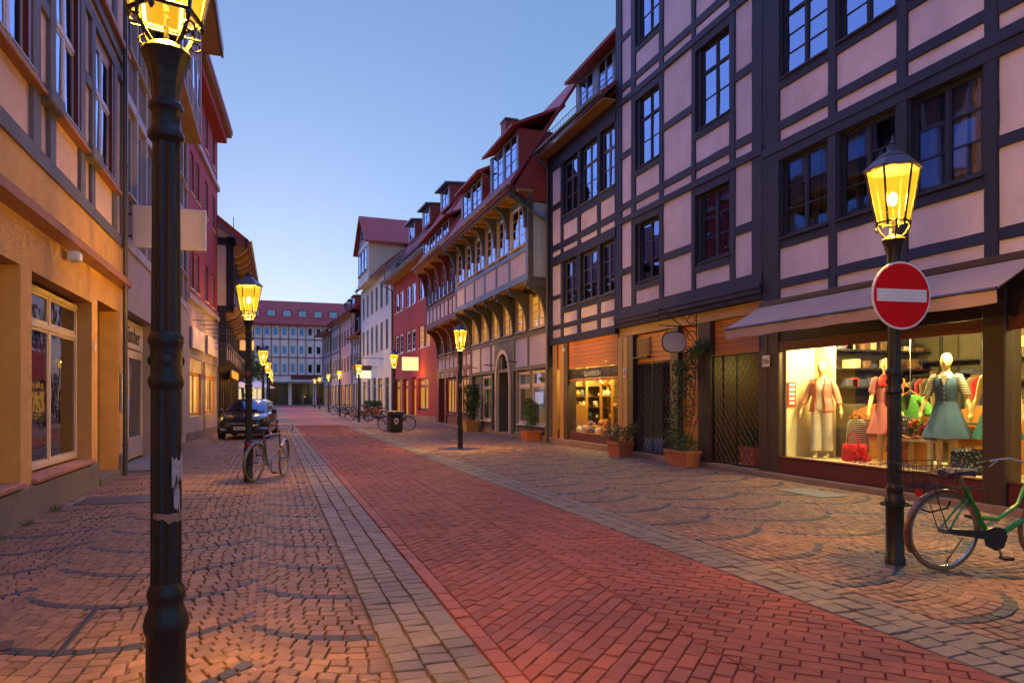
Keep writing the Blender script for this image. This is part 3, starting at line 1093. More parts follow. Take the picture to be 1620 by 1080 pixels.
# guard rail on the eave and the long red dormer
gr = MB()
for i in range(22):
    u = .1 + i * .22
    gr.tube([(u, -.25, 10.1), (u, -.25, 10.45)], .008, 5)
for z in (10.2, 10.45):
    gr.tube([(.1, -.25, z), (4.75, -.25, z)], .012, 6)
C.part('roof_rail', gr, m_wood_r)
m_hung = mat('red_hung_tile', (.27, .045, .04), .75, .2, 8, .9, 12, rnd=.1)
m_blue = mat('blue_grey_window_paint', (.13, .19, .27), .5, .12, 6, .05)
dormer(C, 1.5, 5.0, 10.35, 11.75, .35, 3.6, m_hung, m_tile, [(1.75, 2.75), (3.1, 4.1), (4.2, 4.9)], m_blue, flat=1.2, over=.35)
# shopfront: u = 22.28 - y
C.bx('plinth', m_step, 0, C.W, -.06, .35, -.02, .2, .015)
for a, c, m in ((.38, .74, m_wood_w), (1.02, 1.32, m_wood_w), (1.34, 1.64, m_wood_b)):
    C.bx('shop_post', m, a, c, -.02, .3, .15, 3.32, .014)
for (a, c) in ((.74, 1.02), (1.65, 5.0)):
    z = 2.47
    while z < 3.25:
        C.bx('plank', m_wood_o, a, c, .03 + RN.uniform(0, .005), .1, z, z + .118, .006)
        z += .123
    C.bx('sill_board', m_wood_r, a, c, .03, .12, .18, .46)
    C.bx('shop_pane', m_shop, a, c, .07, .078, .46, 2.45, 0)
C.bx('transom', m_wood_o, 1.65, 5.0, .05, .13, 2.06, 2.13)
shop_room(C, .76, 5.0, 2.4, .44, 2.9, mat('olive_shop_wall', (.30, .22, .10), .8), m_beech, None, .12)
for u, y in ((1.0, .9), (1.0, 1.7), (1.9, 1.0), (2.7, 1.0), (3.5, 1.0), (4.3, 1.0)):
    C.bx('shelf_upright', m_wood_w, u, u + .08, y, y + .08, .44, 2.6)
for z in (.85, 1.2, 1.55, 1.9):
    C.bx('back_shelf', m_wood_b, .8, 5.0, 1.05, 1.35, z, z + .03)
    C.bx('side_shelf', m_wood_b, .78, 1.05, .4, 1.9, z, z + .03)
C.bx('display_step', m_wood_w, 1.7, 3.4, .45, .85, .44, .66)
C.bx('display_cabinet', m_wood_w, 1.15, 1.45, .35, .75, .44, 1.3)
cl = random.Random(8)
for k in range(70):
    if k < 26:
        u, y, z = cl.uniform(1.7, 4.8), cl.choice((.25, .4, .6)), .45
        if 1.7 < u < 3.4 and y > .44:
            z = .665
    elif k < 54:
        u, y, z = cl.uniform(1.2, 4.8), cl.uniform(1.1, 1.25), cl.choice((.885, 1.235, 1.585, 1.935))
    else:
        u, y, z = .92, cl.uniform(.5, 1.8), cl.choice((.885, 1.235, 1.585, 1.935))
    r = cl.uniform(.05, .13)
    col_ = cl.choice([(.1, .14, .25), (.6, .5, .12), (.4, .4, .38), (.5, .2, .05), (.05, .05, .06), (.65, .62, .55)])
    if k % 3:
        w_ = MB().lathe([(r * .6, 0), (r, r * .5), (r * .9, r * 1.2), (r * .3, r * 1.7), (r * .35, r * 1.9)], 9, (u, y, z))
    else:
        w_ = MB().box(u - r, u + r, y - .05, y + .05, z, z + r * 1.8, .008)
    C.part('craft_ware', w_, mat('ware_%d' % (k % 9), col_, .5, .4, 30, 0), smooth=50)
for u in (2.9, 4.4):
    C.part('paper_star', MB().tube([(u - .25, .5, 2.0), (u, .5, 2.12), (u + .3, .5, 1.95)], [.006, .02, .006], 5), m_white)
lamp_light('shop_light', (1, .74, .2), 234, (3.2, .5, 2.6), C.root, .15)
lamp_light('shop_light', (1, .74, .2), 126, (1.5, .9, 2.3), C.root, .15)
tm = text_mesh('GLASPERLEN', .2, .002)
tm.materials.append(mat('pale_window_lettering', (.85, .85, .8), .6, 0, 5, 0))
link('lettering', tm, C.root, (2.75, .055, 2.2), (PI / 2, 0, 0))
C.bx('sign_band', mat('dark_sign_band', (.05, .045, .04), .5), 1.66, 4.99, .085, .1, 2.14, 2.45)
C.bx('wall_lamp', m_white, 1.46, 1.54, -.1, -.02, 3.05, 3.15)
# ------------------------------------------------------------------ corbelled grey-blue house with the pointed arch
m_gb = mat('grey_blue_timber', (.13, .19, .33), .6, .2, 8, .3, 30, rnd=.12)
m_gdark = mat('slate_grey_timber', (.075, .075, .085), .6, .25, 8, .3, 30, rnd=.12)
m_ocre = mat('ochre_sandstone', (.24, .19, .13), .85, .2, 6, .4, 40)
m_wfr = mat('pinkish_white_frame', (.55, .44, .40), .5, .08, 8, 0)
m_gl_w = glass('warm_lit_glass', (.6, .6, .6), .14, .8, emis=(1, .42, .06), es=.22)

D = Facade('corbelled_house', 'jettied grey-blue timber house with curved brackets and pointed arch doorway', (9.1, 32.6), (9.1, 22.5))
W = D.W                      # u = 32.6 - y
JY = -.76                    # jetty face: x = 8.34
ups = [0, .6, 2.25, 3.75, 5.35, 6.9, 8.45, 9.95]
us = [.12, 1.9, 3.45, 5.1, 6.7, 8.35, 9.98]
# upper floor
pu = [(.0, .22), (1.5, 1.66), (2.98, 3.13), (4.55, 4.71), (6.12, 6.28), (7.72, 7.88), (8.9, 9.0), (W - .22, W)]
pu = [(.0, .2), (1.62, 1.78), (3.2, 3.36), (4.78, 4.94), (6.36, 6.52), (7.96, 8.12), (W - .24, W)]
for a, c in pu:
    D.beam(a, c, 5.86, 8.6, m_gb, y=JY - .03)
for z0, z1, yy in ((5.62, 5.86, -.05), (6.66, 6.84, -.045), (8.42, 8.62, -.05)):
    D.beam(.0, W, z0, z1, m_gb, y=JY + yy)
for i in range(len(pu) - 1):
    a, c = pu[i][1], pu[i + 1][0]
    D.window(a + .12, c - .12, 6.95, 8.36, 2, 4, y=JY + .02, fm=m_wfr, sill=True, sillm=m_wfr)
    D.holes.append((a, c, 6.84, 8.42))
    D.bx('window_surround', m_wfr, a, a + .12, JY - .01, JY + .1, 6.86, 8.42)
    D.bx('window_surround', m_wfr, c - .12, c, JY - .01, JY + .1, 6.86, 8.42)
D.infill(m_plas_d, 0, W, 5.86, 6.66, y=JY)
D.part('inner_wall', MB().box(.02, W - .02, JY + .5, 6, 5.45, 8.6), m_dark)
# end wall of the jetty, boarded pale blue
for k in range(5):
    D.bx('end_board', mat('pale_blue_board', (.30, .37, .55), .7, .1, 6, .1, 40, rnd=.08), W - .02, W + .03, JY + .16 + k * .145, JY + .16 + k * .145 + .14, 5.72, 8.34)
D.bx('corner_post', m_gdark, W - .03, W + .05, JY - .03, JY + .15, 5.5, 8.75)
D.bx('end_rail', m_gdark, W - .03, W + .06, JY - .01, .02, 5.36, 5.7)
D.bx('jetty_soffit', m_soff, .01, W, JY + .02, .1, 5.58, 5.62)
for u in pu:
    D.bx('joist_end', m_gdark, u[0] + .01, u[1] - .01, JY - .08, .0, 5.44, 5.6)
    bracket(D, (u[0] + u[1]) / 2, .15, 0, JY + .02, 4.05, 5.44, m_gdark)
for i in range(12):
    D.bx('soffit_batten', m_soff, .1, W - .05, JY + .08 + i * .055, JY + .1 + i * .055, 5.56, 5.58, 0) if i % 3 == 0 else None
# mezzanine floor
pl_ = pu
for a, c in pl_:
    D.beam(a, c, 2.75, 5.44, m_gdark, y=-.03)
for z0, z1 in ((3.85, 4.02), (2.6, 2.75), (5.42, 5.58)):
    D.beam(0, W, z0, z1, m_gdark, y=-.045)
D.curtain = 'cream_curtain'
for i in range(len(pl_) - 1):
    a, c = pl_[i][1], pl_[i + 1][0]
    D.window(a + .14, c - .14, 4.1, 5.32, 2, 4, y=.03, fm=m_wfr, gm=m_gl_w, sill=True, sillm=m_wfr)
    D.holes.append((a, c, 4.02, 5.42))
    D.bx('window_surround', m_wfr, a, a + .14, .0, .1, 4.03, 5.42)
    D.bx('window_surround', m_wfr, c - .14, c, .0, .1, 4.03, 5.42)
AU0, AU1, AZ = 3.9, 6.3, 3.5
D.holes.append((AU0 - .05, AU1 + .05, 2.75, 3.85))
D.infill(m_plas_d, 0, W, 2.75, 3.85)
D.core(0, W, 2.5, 5.6, d=6)
# pointed arch of stone, with a recessed door
n = 10
uc = (AU0 + AU1) / 2
def arch_pts(hw, spring, top, sgn):
    return [(uc + sgn * hw * (1 - (i / n) ** 2.2), spring + (top - spring) * math.sin(PI / 2 * i / n) ** .9) for i in range(n + 1)]
for sgn in (-1, 1):
    o_, i_ = arch_pts(.98, 1.7, 3.55, sgn), arch_pts(.86, 1.7, 3.38, sgn)
    b = MB()
    pa = [(uc + sgn * .98, .1)] + o_
    pb = [(uc + sgn * .86, .1)] + i_
    for k in range(len(pa) - 1):
        q_ = [pa[k], pa[k + 1], pb[k + 1], pb[k]]
        b.prism(q_, 1, -.1, .05)
    D.part('arch_rib', b, m_wfr)
    # spandrel stones between the arch and the frame
    edge = AU0 - .05 if sgn < 0 else AU1 + .05
    b = MB()
    for k in range(len(pa) - 1):
        b.prism([pa[k], pa[k + 1], (edge, pa[k + 1][1]), (edge, pa[k][1])], 1, -.03, .1)
    D.part('arch_spandrel', b, m_gdark)
    b = MB()
    for k in range(len(pb) - 1):
        b.quad((pb[k][0], .05, pb[k][1]), (pb[k + 1][0], .05, pb[k + 1][1]), (pb[k + 1][0], .75, pb[k + 1][1]), (pb[k][0], .75, pb[k][1]))
    D.part('arch_reveal', b, m_gdark)
D.bx('arch_head', m_gdark, AU0 - .04, AU1 + .04, -.025, .1, 3.54, 3.85)
D.bx('door_back', m_gdark, uc - .9, uc + .9, .74, .8, .1, 3.5)
D.bx('door', m_wood_b, uc - .1, uc + .62, .66, .73, .12, 2.5, .01)
D.bx('door_glass', m_gl2, uc + .02, uc + .5, .645, .655, .9, 2.3, 0)
D.bx('door_lintel', m_ocre, uc - .8, uc + .8, .6, .72, 2.55, 2.8)
# ground-floor shop windows, posts and narrow door
for a, c in ((0, .25), (1.75, 1.9), (3.35, 3.55), (6.65, 6.85), (8.2, 8.36), (9.78, W)):
    D.bx('shop_post', m_ocre if a > 6 else m_gdark, a, c, -.03, .3, .1, 2.6, .01)
D.bx('side_door', m_gdark, .27, 1.73, .12, .18, .1, 2.6)
for k in range(3):
    D.bx('door_panel', m_gdark, .4, 1.6, .1, .12, .25 + k * .75, .9 + k * .75)
m_gl_s = glass('lit_shop_glass', (.95, .95, .93), .01, .2, .005, 0)
for a, c in ((1.92, 3.33), (6.87, 8.18), (8.38, 9.76)):
    D.window(a, c, .55, 2.55, 1 if a < 3 else 2 if a > 100 else 1, 1, y=.02, fm=m_wfr, gm=m_gl_s, transom=2.0, sill=True, sillm=m_white, fw=.07, hole=False)
    D.bx('stall_riser', m_gdark, a, c, .0, .2, .2, .5)
D.bx('plinth', m_step, 0, 3.6, -.08, .3, -.02, .22, .015)
D.bx('plinth', m_step, 6.6, W, -.08, .3, -.02, .22, .015)
D.bx('door_step', m_step, 3.6, 6.6, -.1, .8, -.02, .12, .015)
shop_room(D, 6.8, W - .05, 1.6, .5, 2.7, mat('white_shop_wall', (.7, .66, .58), .8), m_screed, None, .25)
shop_room(D, 1.85, 3.4, 1.2, .5, 2.7, mat('white_shop_wall', (.7, .66, .58), .8), m_screed, None, .25)
lamp_light('shop_light', (1, .78, .42), 26, (8.5, .8, 2.5), D.root, .12)
lamp_light('shop_light', (1, .78, .42), 7, (2.6, .7, 2.5), D.root, .12)
D.bx('window_poster', mat('turquoise_poster', (.02, .32, .5), .6), 9.0, 9.4, .16, .165, 1.2, 1.75)
D.part('shop_lamp', MB().lathe([(.05, 0), (.1, .1), (.1, .2), (.03, .28)], 10, (9.35, .5, 2.25)), glow('lantern_glow', (1, .55, .1), 3))
for u in (1.1, 3.62, 6.7):
    MB().tube([(u, 0, 2.95), (u, -.3, 3.0), (u, -.45, 2.95)], .02, 6).build('wall_spot', m_iron, D.root)
# roof edge, eave brackets and the red dormers
EY = -1.4                    # eave at x = 7.7
D.bx('eave_soffit', m_soff, 0, W, EY + .03, JY + .1, 8.62, 8.66)
D.bx('eave_board', m_gdark, 0, W + .05, EY, EY + .05, 8.6, 8.82)
for u in pu:
    bracket(D, (u[0] + u[1]) / 2, .15, JY, EY + .1, 7.45, 8.6, m_gdark, y_wall=JY - .03)
    D.bx('rafter_foot', m_soff, u[0] - .35, u[0] - .22, EY + .08, JY, 8.5, 8.61)
    D.bx('rafter_foot', m_soff, u[1] + .3, u[1] + .43, EY + .08, JY, 8.5, 8.61)
b = MB().prism([(EY - .06, 8.84), (1.4, 13.3), (1.4, 13.1), (EY - .06, 8.68)], 0, -.02, W + .04)
D.part('roof', b, m_tile)
b = MB().prism([(EY + .05, 8.7), (.0, 10.9), (.0, 8.28), (JY + .08, 8.3)], 0, W + .0, W + .03)
D.part('gable_tiles', b, m_hung)
D.part('verge_board', MB().prism([(EY - .05, 8.74), (1.4, 13.15), (1.4, 13.3), (EY - .05, 8.92)], 0, W + .03, W + .09), m_hung)
D.gutter(-.05, W + .03, 8.86, EY - .08)
D.part('downpipe', MB().tube([(W - .1, EY - .08, 8.8), (W - .05, EY + .02, 8.45), (W + .1, -.35, 7.75), (W + .12, -.12, 7.6), (W + .12, -.12, 3)], .045, 10), m_zinc, smooth=50)
dormer(D, 6.35, 9.75, 9.35, 10.95, -1.0, .3, m_hung, m_tile, [(6.6, 7.95), (8.15, 9.5)], m_blue, flat=.9, over=.3, rows=3)
dormer(D, 1.9, 5.3, 9.2, 10.7, -1.0, .3, m_hung, m_tile, [(2.15, 3.5), (3.7, 5.05)], m_blue, flat=.9, over=.3, rows=3)
for u in (6.0,):
    D.part('dormer_pipe', MB().tube([(u, -1.3, 10.55), (u, -1.0, 10.4), (u, -.6, 9.6)], .04, 8), m_zinc)
ch = D.bx('chimney', m_hung, 1.0, 1.7, 1.2, 1.8, 12.5, 14.6)
D.bx('chimney_cap', m_zinc, 0.95, 1.75, 1.15, 1.85, 14.6, 14.68, parent=ch)

# ------------------------------------------------------------------ red framed jettied house
m_red_t = mat('oxblood_timber', (.13, .022, .024), .6, .2, 8, .3, 30, rnd=.12)
E_ = Facade('corbelled_house', 'narrow jettied house of oxblood red timber with curved brackets', (9.2, 40.2), (9.15, 32.65))
W = E_.W
JY = -.72
pe = [(0, .2), (1.9, 2.07), (3.75, 3.92), (5.6, 5.77), (W - .2, W)]
for a, c in pe:
    E_.beam(a, c, 5.75, 8.75, m_red_t, y=JY - .03)
    E_.beam(a, c, 3.2, 5.5, m_red_t, y=-.03)
    bracket(E_, (a + c) / 2, .18, 0, JY + .02, 3.9, 5.45, m_red_t)
    bracket(E_, (a + c) / 2, .16, JY, JY - .55, 7.5, 8.75, m_red_t, y_wall=JY - .03)
for z0, z1 in ((5.5, 5.78), (6.55, 6.72), (8.6, 8.78)):
    E_.beam(0, W, z0, z1, m_red_t, y=JY - .045)
for z0, z1 in ((3.0, 3.2), (3.72, 3.88), (5.3, 5.5)):
    E_.beam(0, W, z0, z1, m_red_t, y=-.045)
for i in range(4):
    a, c = pe[i][1], pe[i + 1][0]
    mid = (a + c) / 2
    for w0, w1 in ((a + .12, mid - .1), (mid + .1, c - .12)):
        E_.window(w0, w1, 6.85, 8.5, 1, 3, y=JY + .02, fm=m_blue, transom=8.0)
        E_.window(w0, w1, 4.05, 5.25, 1, 3, y=.03, fm=m_blue, gm=m_gl2)
    E_.beam(mid - .08, mid + .08, 5.78, 8.6, m_red_t, y=JY - .02)
    E_.beam(mid - .08, mid + .08, 3.2, 5.3, m_red_t, y=-.02)
E_.infill(m_plas_d, 0, W, 5.78, 6.55, y=JY)
E_.holes += [(0, W, 6.55, 8.6)]
for i in range(4):
    a, c = pe[i][1], pe[i + 1][0]
    E_.bx('window_apron', m_red_t, a, c, JY + .03, JY + .09, 6.72, 6.86)
    E_.bx('window_head', m_red_t, a, c, JY + .03, JY + .09, 8.49, 8.62)
    for q0, q1 in ((a, a + .12), (c - .12, c), ((a + c) / 2 - .1, (a + c) / 2 + .1)):
        E_.bx('window_surround', m_red_t, q0, q1, JY + .0, JY + .09, 6.72, 8.6)
E_.infill(m_plas_d, 0, W, 3.2, 3.72)
E_.infill(m_red_t, 0, W, 3.88, 5.3)
E_.part('inner_wall', MB().box(.02, W - .02, JY + .5, 6, 5.45, 8.8), m_dark)
E_.core(0, W, 0, 5.5)
E_.bx('jetty_soffit', m_soff, .0, W, JY + .02, .1, 5.46, 5.5)
E_.bx('eave_soffit', m_soff, .0, W, JY - .7, JY + .1, 8.8, 8.84)
for a, c in ((0, .4), (1.9, 2.3), (4.6, 4.9), (W - .4, W)):
    E_.bx('shop_post', m_red_t, a, c, -.06, .3, .0, 3.0, .02)
for k in range(12):
    E_.bx('frieze_block', m_plas_d if k % 2 else m_red_t, .4 + k * .58, .4 + k * .58 + .4, -.04, .1, 2.68, 2.98)
for a, c in ((2.35, 4.55), (4.95, W - .45)):
    E_.window(a, c, .7, 2.6, 3, 1, y=.04, fm=m_red_t, gm=m_gl_w, fw=.08, hole=False)
    E_.bx('stall_riser', m_red_t, a, c, .0, .2, .1, .68)
E_.bx('passage_door', m_wood_r, .45, 1.85, .25, .3, .0, 2.65)
E_.bx('plinth', m_step, 0, W, -.1, .3, -.02, .15)
E_.part('roof', MB().prism([(JY - .75, 9.0), (1.4, 13.5), (1.4, 13.3), (JY - .75, 8.84)], 0, -.02, W + .02), m_tile)
E_.gutter(0, W, 9.0, JY - .8)
dormer(E_, .6, 7.0, 9.2, 10.4, -1.0, .2, m_hung, m_tile, [(.8, 2.1), (2.4, 3.7), (4.0, 5.3), (5.6, 6.8)], m_blue, flat=.8, over=.3)

# ------------------------------------------------------------------ red plastered house with the balcony
m_redp = mat('red_plaster', (.33, .035, .03), .85, .1, 4, .1, 40, grime=.15)
m_wfr2 = mat('white_window_frame', (.62, .62, .62), .5, .06, 8, 0)
Fh = Facade('plastered_house', 'red plastered house with white windows and a slatted roof balcony', (8.72, 53.4), (9.2, 40.25))
W = Fh.W
wins = [(.65, 2.0), (2.2, 3.55), (4.5, 5.85), (6.0, 7.4), (8.35, 9.7), (9.95, 11.3)]
holes = []
for a, c in wins:
    holes += [(a, c, 7.85, 9.35), (a, c, 4.75, 6.2)]
holes += [(.6, 3.0, .1, 2.9), (3.6, 5.2, .0, 2.9), (6.2, 7.6, .0, 2.95), (8.0, 10.9, .7, 2.8)]
Fh.wall(m_redp, 0, W, 0, 10.2, holes)
for a, c in wins:
    Fh.window(a + .02, c - .02, 7.87, 9.33, 1, 2, y=.08, fm=m_wfr2, sillm=m_wfr2, fw=.09)
    Fh.window(a + .02, c - .02, 4.77, 6.18, 1, 3, y=.08, fm=m_wfr2, gm=m_gl_w if a > 7 else m_gl2, sillm=m_wfr2, fw=.09)
Fh.core(0, W, 3.0, 10.2)
Fh.part('inner_wall', MB().box(.02, W - .02, 2.5, 6, 0, 3.0), m_redp)
for (a, c, z0, z1) in holes[-4:]:
    Fh.window(a + .02, c - .02, z0 + .02, z1 - .02, 2 if c - a > 2 else 1, 1, y=.15, fm=m_wood_r, gm=m_gl_w, fw=.1, sill=False, transom=2.3)
m_fir = mat('orange_red_reveal', (.6, .08, .02), .7)
Fh.bx('shop_wing_wall', m_fir, 7.55, 7.62, .23, 1.8, 0, 2.95)
lamp_light('shop_light', (1, .32, .08), 40, (6.9, .6, 2.5), Fh.root, .1)
lamp_light('shop_light', (1, .55, .2), 30, (9.2, 1.0, 2.5), Fh.root, .1)
lamp_light('shop_light', (1, .6, .25), 25, (3.2, 1.0, 2.5), Fh.root, .1)
Fh.bx('plinth', m_step, 0, W, -.05, .1, -.02, .4)
Fh.bx('eave_soffit', m_soff, -.1, W + .1, -.85, .2, 10.2, 10.26)
Fh.part('eave_edge', MB().box(-.1, W + .1, -.9, -.82, 10.15, 10.35), m_zinc)
for k in range(31):
    Fh.bx('rafter_foot', m_wfr2, .1 + k * .42, .2 + k * .42, -.93, -.88, 10.17, 10.27, .0)
bal = MB()
for k in range(44):
    bal.box(-.05 + k * .3, -.015 + k * .3, -.72, -.70, 10.35, 11.4)
Fh.part('balcony_slats', bal, mat('grey_blue_slat', (.07, .07, .13), .6), kind='stuff')
br = MB()
for z in (10.4, 11.42):
    br.tube([(-.1, -.69, z), (W + .1, -.69, z)], .025, 6)
for u in (0, 3.6, 7.2, W):
    br.tube([(u, -.69, 10.3), (u, -.69, 11.5)], .03, 6)
br.tube([(W + .1, -.69, 11.42), (W + .1, 1.2, 11.42)], .02, 6)
Fh.part('balcony_rail', br, m_zinc)
Fh.part('roof', MB().prism([(.6, 12.3), (1.7, 14.1), (1.7, 13.9), (.6, 12.1)], 0, 0, W), m_tile)
for u in (1.0, 5.4, 10.2):
    dormer(Fh, u, u + 2.2, 13.2, 14.5, .95, 2.2, m_hung, m_zinc, [(u + .4, u + 1.8)], m_blue, flat=.12, over=.35, rows=2)
for u in (1.5, 5.0, 9.0):
    Fh.window(u, u + 1.6, 10.6, 12.0, 2, 2, y=.76, fm=m_blue, gm=m_gl, hole=False, sill=False)
Fh.bx('roof_terrace_wall', m_hung, 0, W, .8, .9, 10.25, 12.4)
Fh.gutter(-.2, W + .1, 10.3, -.95, [(-.05, -.06, .1)])
# lit box sign
bs = thing('box_sign', 'glowing pale yellow box sign on the red plastered house', 'sign', (9.0, 44.6, 3.35), -PI / 2)
MB().box(-.06, .06, -1.15, -.1, 0, .85, .02).build('light_box', glow('lit_sign', (1, .74, .25), 1.7), bs)
MB().tube([(0, -.12, .5), (0, .35, .5)], .03, 6).build('bracket', m_iron, bs)
lamp_light('sign_light', (1, .5, .12), 90, (0.4, -.8, -.3), bs, .2)

# ------------------------------------------------------------------ cream house with the gabled bay
m_cream = mat('cream_grey_plaster', (.55, .52, .46), .88, .08, 4, .1, 40, grime=.15)
G = Facade('plastered_house', 'cream plastered house with tall grey windows and a gabled roof bay', (8.15, 69.2), (8.7, 53.45))
W = G.W
gw = [(1.0 + k * 2.35, 2.15 + k * 2.35) for k in range(6)]
holes = []
for a, c in gw:
    holes += [(a, c, 5.35, 7.75), (a, c, 8.9, 11.0)]
gd = [(1.2, 3.0, .1, 3.0), (3.8, 5.4, 0, 3.1), (6.6, 8.4, 0, 3.2), (9.2, 11.4, .2, 3.1), (12.4, 14.2, .2, 3.1)]
G.wall(m_cream, 0, W, 0, 11.8, holes + gd)
m_gfr = mat('blue_grey_shutter', (.14, .15, .19), .6, .1)
for (a, c, z0, z1) in holes:
    G.window(a + .03, c - .03, z0 + .02, z1 - .02, 2, 2, y=.06, fm=m_gfr, gm=m_gl2, fw=.08, sillm=m_cream, merge=True)
for i, (a, c, z0, z1) in enumerate(gd):
    G.window(a + .03, c - .03, z0 + .02, z1 - .02, 2, 1, y=.12, fm=m_gdark, gm=m_gl_w if i in (0, 3) else m_gl2, fw=.1, sill=False, transom=2.5, merge=True)
G.core(0, W, 0, 11.8)
G.part('roof', MB().prism([(-.5, 11.85), (5.5, 16.8), (5.5, 16.6), (-.5, 11.65)], 0, 0, W), m_tile)
G.gutter(0, W, 11.85, -.55, [(W - .1, -.07, .1), (.2, -.07, .1)])
# gabled bay
g0, g1 = 2.8, 8.7
G.bx('bay_wall', m_cream, g0, g1, -.7, 2.5, 11.9, 15.2)
G.bx('bay_soffit', m_cream, g0 - .05, g1 + .05, -.75, .1, 11.6, 11.92)
for k in range(3):
    G.window(g0 + .6 + k * 1.7, g0 + 1.8 + k * 1.7, 12.6, 14.7, 1, 2, y=-.76, fm=m_gfr, gm=m_gl, hole=False, merge=True, fw=.1)
gm_ = (g0 + g1) / 2
G.part('gable', MB().prism([(g0 - .05, 15.2), (g1 + .05, 15.2), (gm_, 17.55)], 1, -.72, -.5), m_gfr)
G.window(gm_ - .45, gm_ + .45, 15.7, 16.8, 1, 1, y=-.8, fm=m_gfr, gm=m_gl, hole=False, fw=.1)
for s in (-1, 1):
    e = g0 - .5 if s < 0 else g1 + .5
    G.part('bay_roof', MB().add([(gm_, -1.1, 17.75), (gm_, 6.5, 17.75), (e, 6.5, 14.9), (e, -1.1, 14.9), (gm_, -1.1, 17.6), (gm_, 6.5, 17.6), (e, 6.5, 14.75), (e, -1.1, 14.75)],
                                 [(0, 1, 2, 3), (7, 6, 5, 4), (0, 3, 7, 4), (1, 5, 6, 2), (3, 2, 6, 7)]), m_tile)
bl = thing('box_sign', 'white glowing box sign hanging by the cream plastered house', 'sign', (8.4, 60.0, 3.3), -PI / 2)
MB().box(-.06, .06, -1.7, -.5, 0, 1.0, .02).build('light_box', glow('lit_sign_white', (1, .85, .5), 1.5), bl)
MB().tube([(0, -.5, .9), (0, .3, .9)], .03, 6).build('bracket', m_iron, bl)
sg = thing('bracket_sign', 'black scrolled iron sign bracket on the cream plastered house', 'sign', (8.55, 57.0, 3.6), -PI / 2)
MB().tube([(0, .2, 1.2), (0, -2.2, 1.2), (0, -2.3, 1.0), (0, -2.1, .85)], .03, 6).build('bracket', m_iron, sg)
MB().box(-.05, .05, -2.6, -1.0, .2, .62, .04).build('plate', m_gdark, sg)
MB().tube([(0, -1.8, .6), (0, -1.8, 1.2)], .015, 5).build('hanger', m_iron, sg)

# ------------------------------------------------------------------ the houses beyond
def far_house(label, p0, p1, H, wallm, frm, cols, floors, z0=4.2, fh=3.0, eave=.6, timber=None, dorm=0, door=True, groundm=None):
    f = Facade('old_house', label, p0, p1)
    W = f.W
    cw = W / cols
    holes = []
    for k in range(cols):
        for j in range(floors):
            holes.append((k * cw + cw * .28, k * cw + cw * .72, z0 + j * fh, z0 + j * fh + 1.7))
    gh = [(k * W / 3 + .3, (k + 1) * W / 3 - .3, .2, 2.8) for k in range(3)]
    f.wall(wallm, 0, W, 0, H, holes + gh)
    for (a, c, b0, b1) in holes:
        f.window(a, c, b0, b1, 1, 1, y=.06, fm=frm, gm=m_gl2, fw=.08, sill=False, merge=True)
    for i, (a, c, b0, b1) in enumerate(gh):
        f.window(a, c, b0, b1, 2, 1, y=.1, fm=m_wood_b, gm=m_gl_w, fw=.1, sill=False, merge=True)
    if timber:
        for k in range(cols + 1):
            f.bx('post', timber, max(0, k * cw - .1), min(W, k * cw + .1), -.05, .05, 3.2, H - .05)
        for j in range(floors + 1):
            f.bx('rail', timber, 0, W, -.045, .05, z0 - .5 + j * fh, z0 - .25 + j * fh)
    f.core(0, W, 0, H)
    f.bx('eave_soffit', m_soff, 0, W, -eave, .2, H, H + .06)
    f.part('roof', MB().prism([(-eave - .1, H + .15), (5, H + 4.2), (5, H + 4), (-eave - .1, H)], 0, 0, W), m_tile)
    f.gutter(0, W, H + .15, -eave - .15, [(W - .15, -.08, .1)])
    for k in range(dorm):
        u = W * (k + .5) / dorm
        dormer(f, u - .9, u + .9, H + .5, H + 2.0, .3, 2.5, m_hung, m_zinc, [(u - .7, u + .7)], m_blue, flat=.2, rows=2)
    return f


m_pinkp = mat('rose_plaster', (.42, .26, .25), .85, .1, 4, .1, 40)
m_greyp = mat('grey_plaster', (.34, .32, .34), .85, .1, 4, .1, 40)
far_house('small grey timber house with low eaves beside the cream house', (7.95, 74.8), (8.15, 69.3), 7.4, m_greyp, m_gdark, 3, 1, timber=m_gdark, dorm=1)
far_house('rose plastered house with red shuttered windows and dormers', (7.6, 84.8), (7.95, 74.9), 10.2, m_pinkp, m_wood_r, 4, 2, dorm=3)
far_house('jettied grey timber house between the rose house and the street end', (7.2, 93.0), (7.6, 84.9), 10.4, m_greyp, m_gdark, 3, 2, timber=m_gdark)
far_house('dark eaved timber house standing last before the street end', (6.7, 100.5), (7.15, 93.1), 9.6, m_greyp, m_gdark, 3, 2, timber=m_gdark, eave=1.1)

# ------------------------------------------------------------------ building closing the street
EB = Facade('apartment_building', 'long gridded building with red tiled roof closing off the street', (-24, 111), (26, 111), 'building')
W = EB.W
m_conc = mat('pale_grey_concrete', (.80, .70, .73), .85, .08, 3, .08, 30)
m_grid = mat('red_brown_facade_strip', (.24, .10, .085), .8)
m_gl_e = glass('blue_reflecting_glass', (.6, .6, .6), .18, .4, .02, 0, gcol=(.3, .5, 1))
cols = 40
cw = W / cols
holes = []
for k in range(cols):
    for (z0, z1) in ((4.75, 6.35), (7.65, 9.05), (10.45, 11.85)):
        holes.append((k * cw + .24, k * cw + 1.0, z0 + .05, z1 - .05))
EB.wall(m_conc, 0, W, 3.5, 12.2, holes, t=.2)
for (a, c, z0, z1) in holes:
    if 16 < a < 42:
        EB.window(a, c, z0, z1, 1, 1, y=.05, fm=m_wfr2, gm=m_gl_e, fw=.08, sill=False, merge=True)
for k in range(cols + 1):
    if 15 < k * cw < 43:
        EB.bx('facade_rib', m_grid, k * cw - .06, k * cw + .06, -.08, .02, 4.4, 12.2, 0)
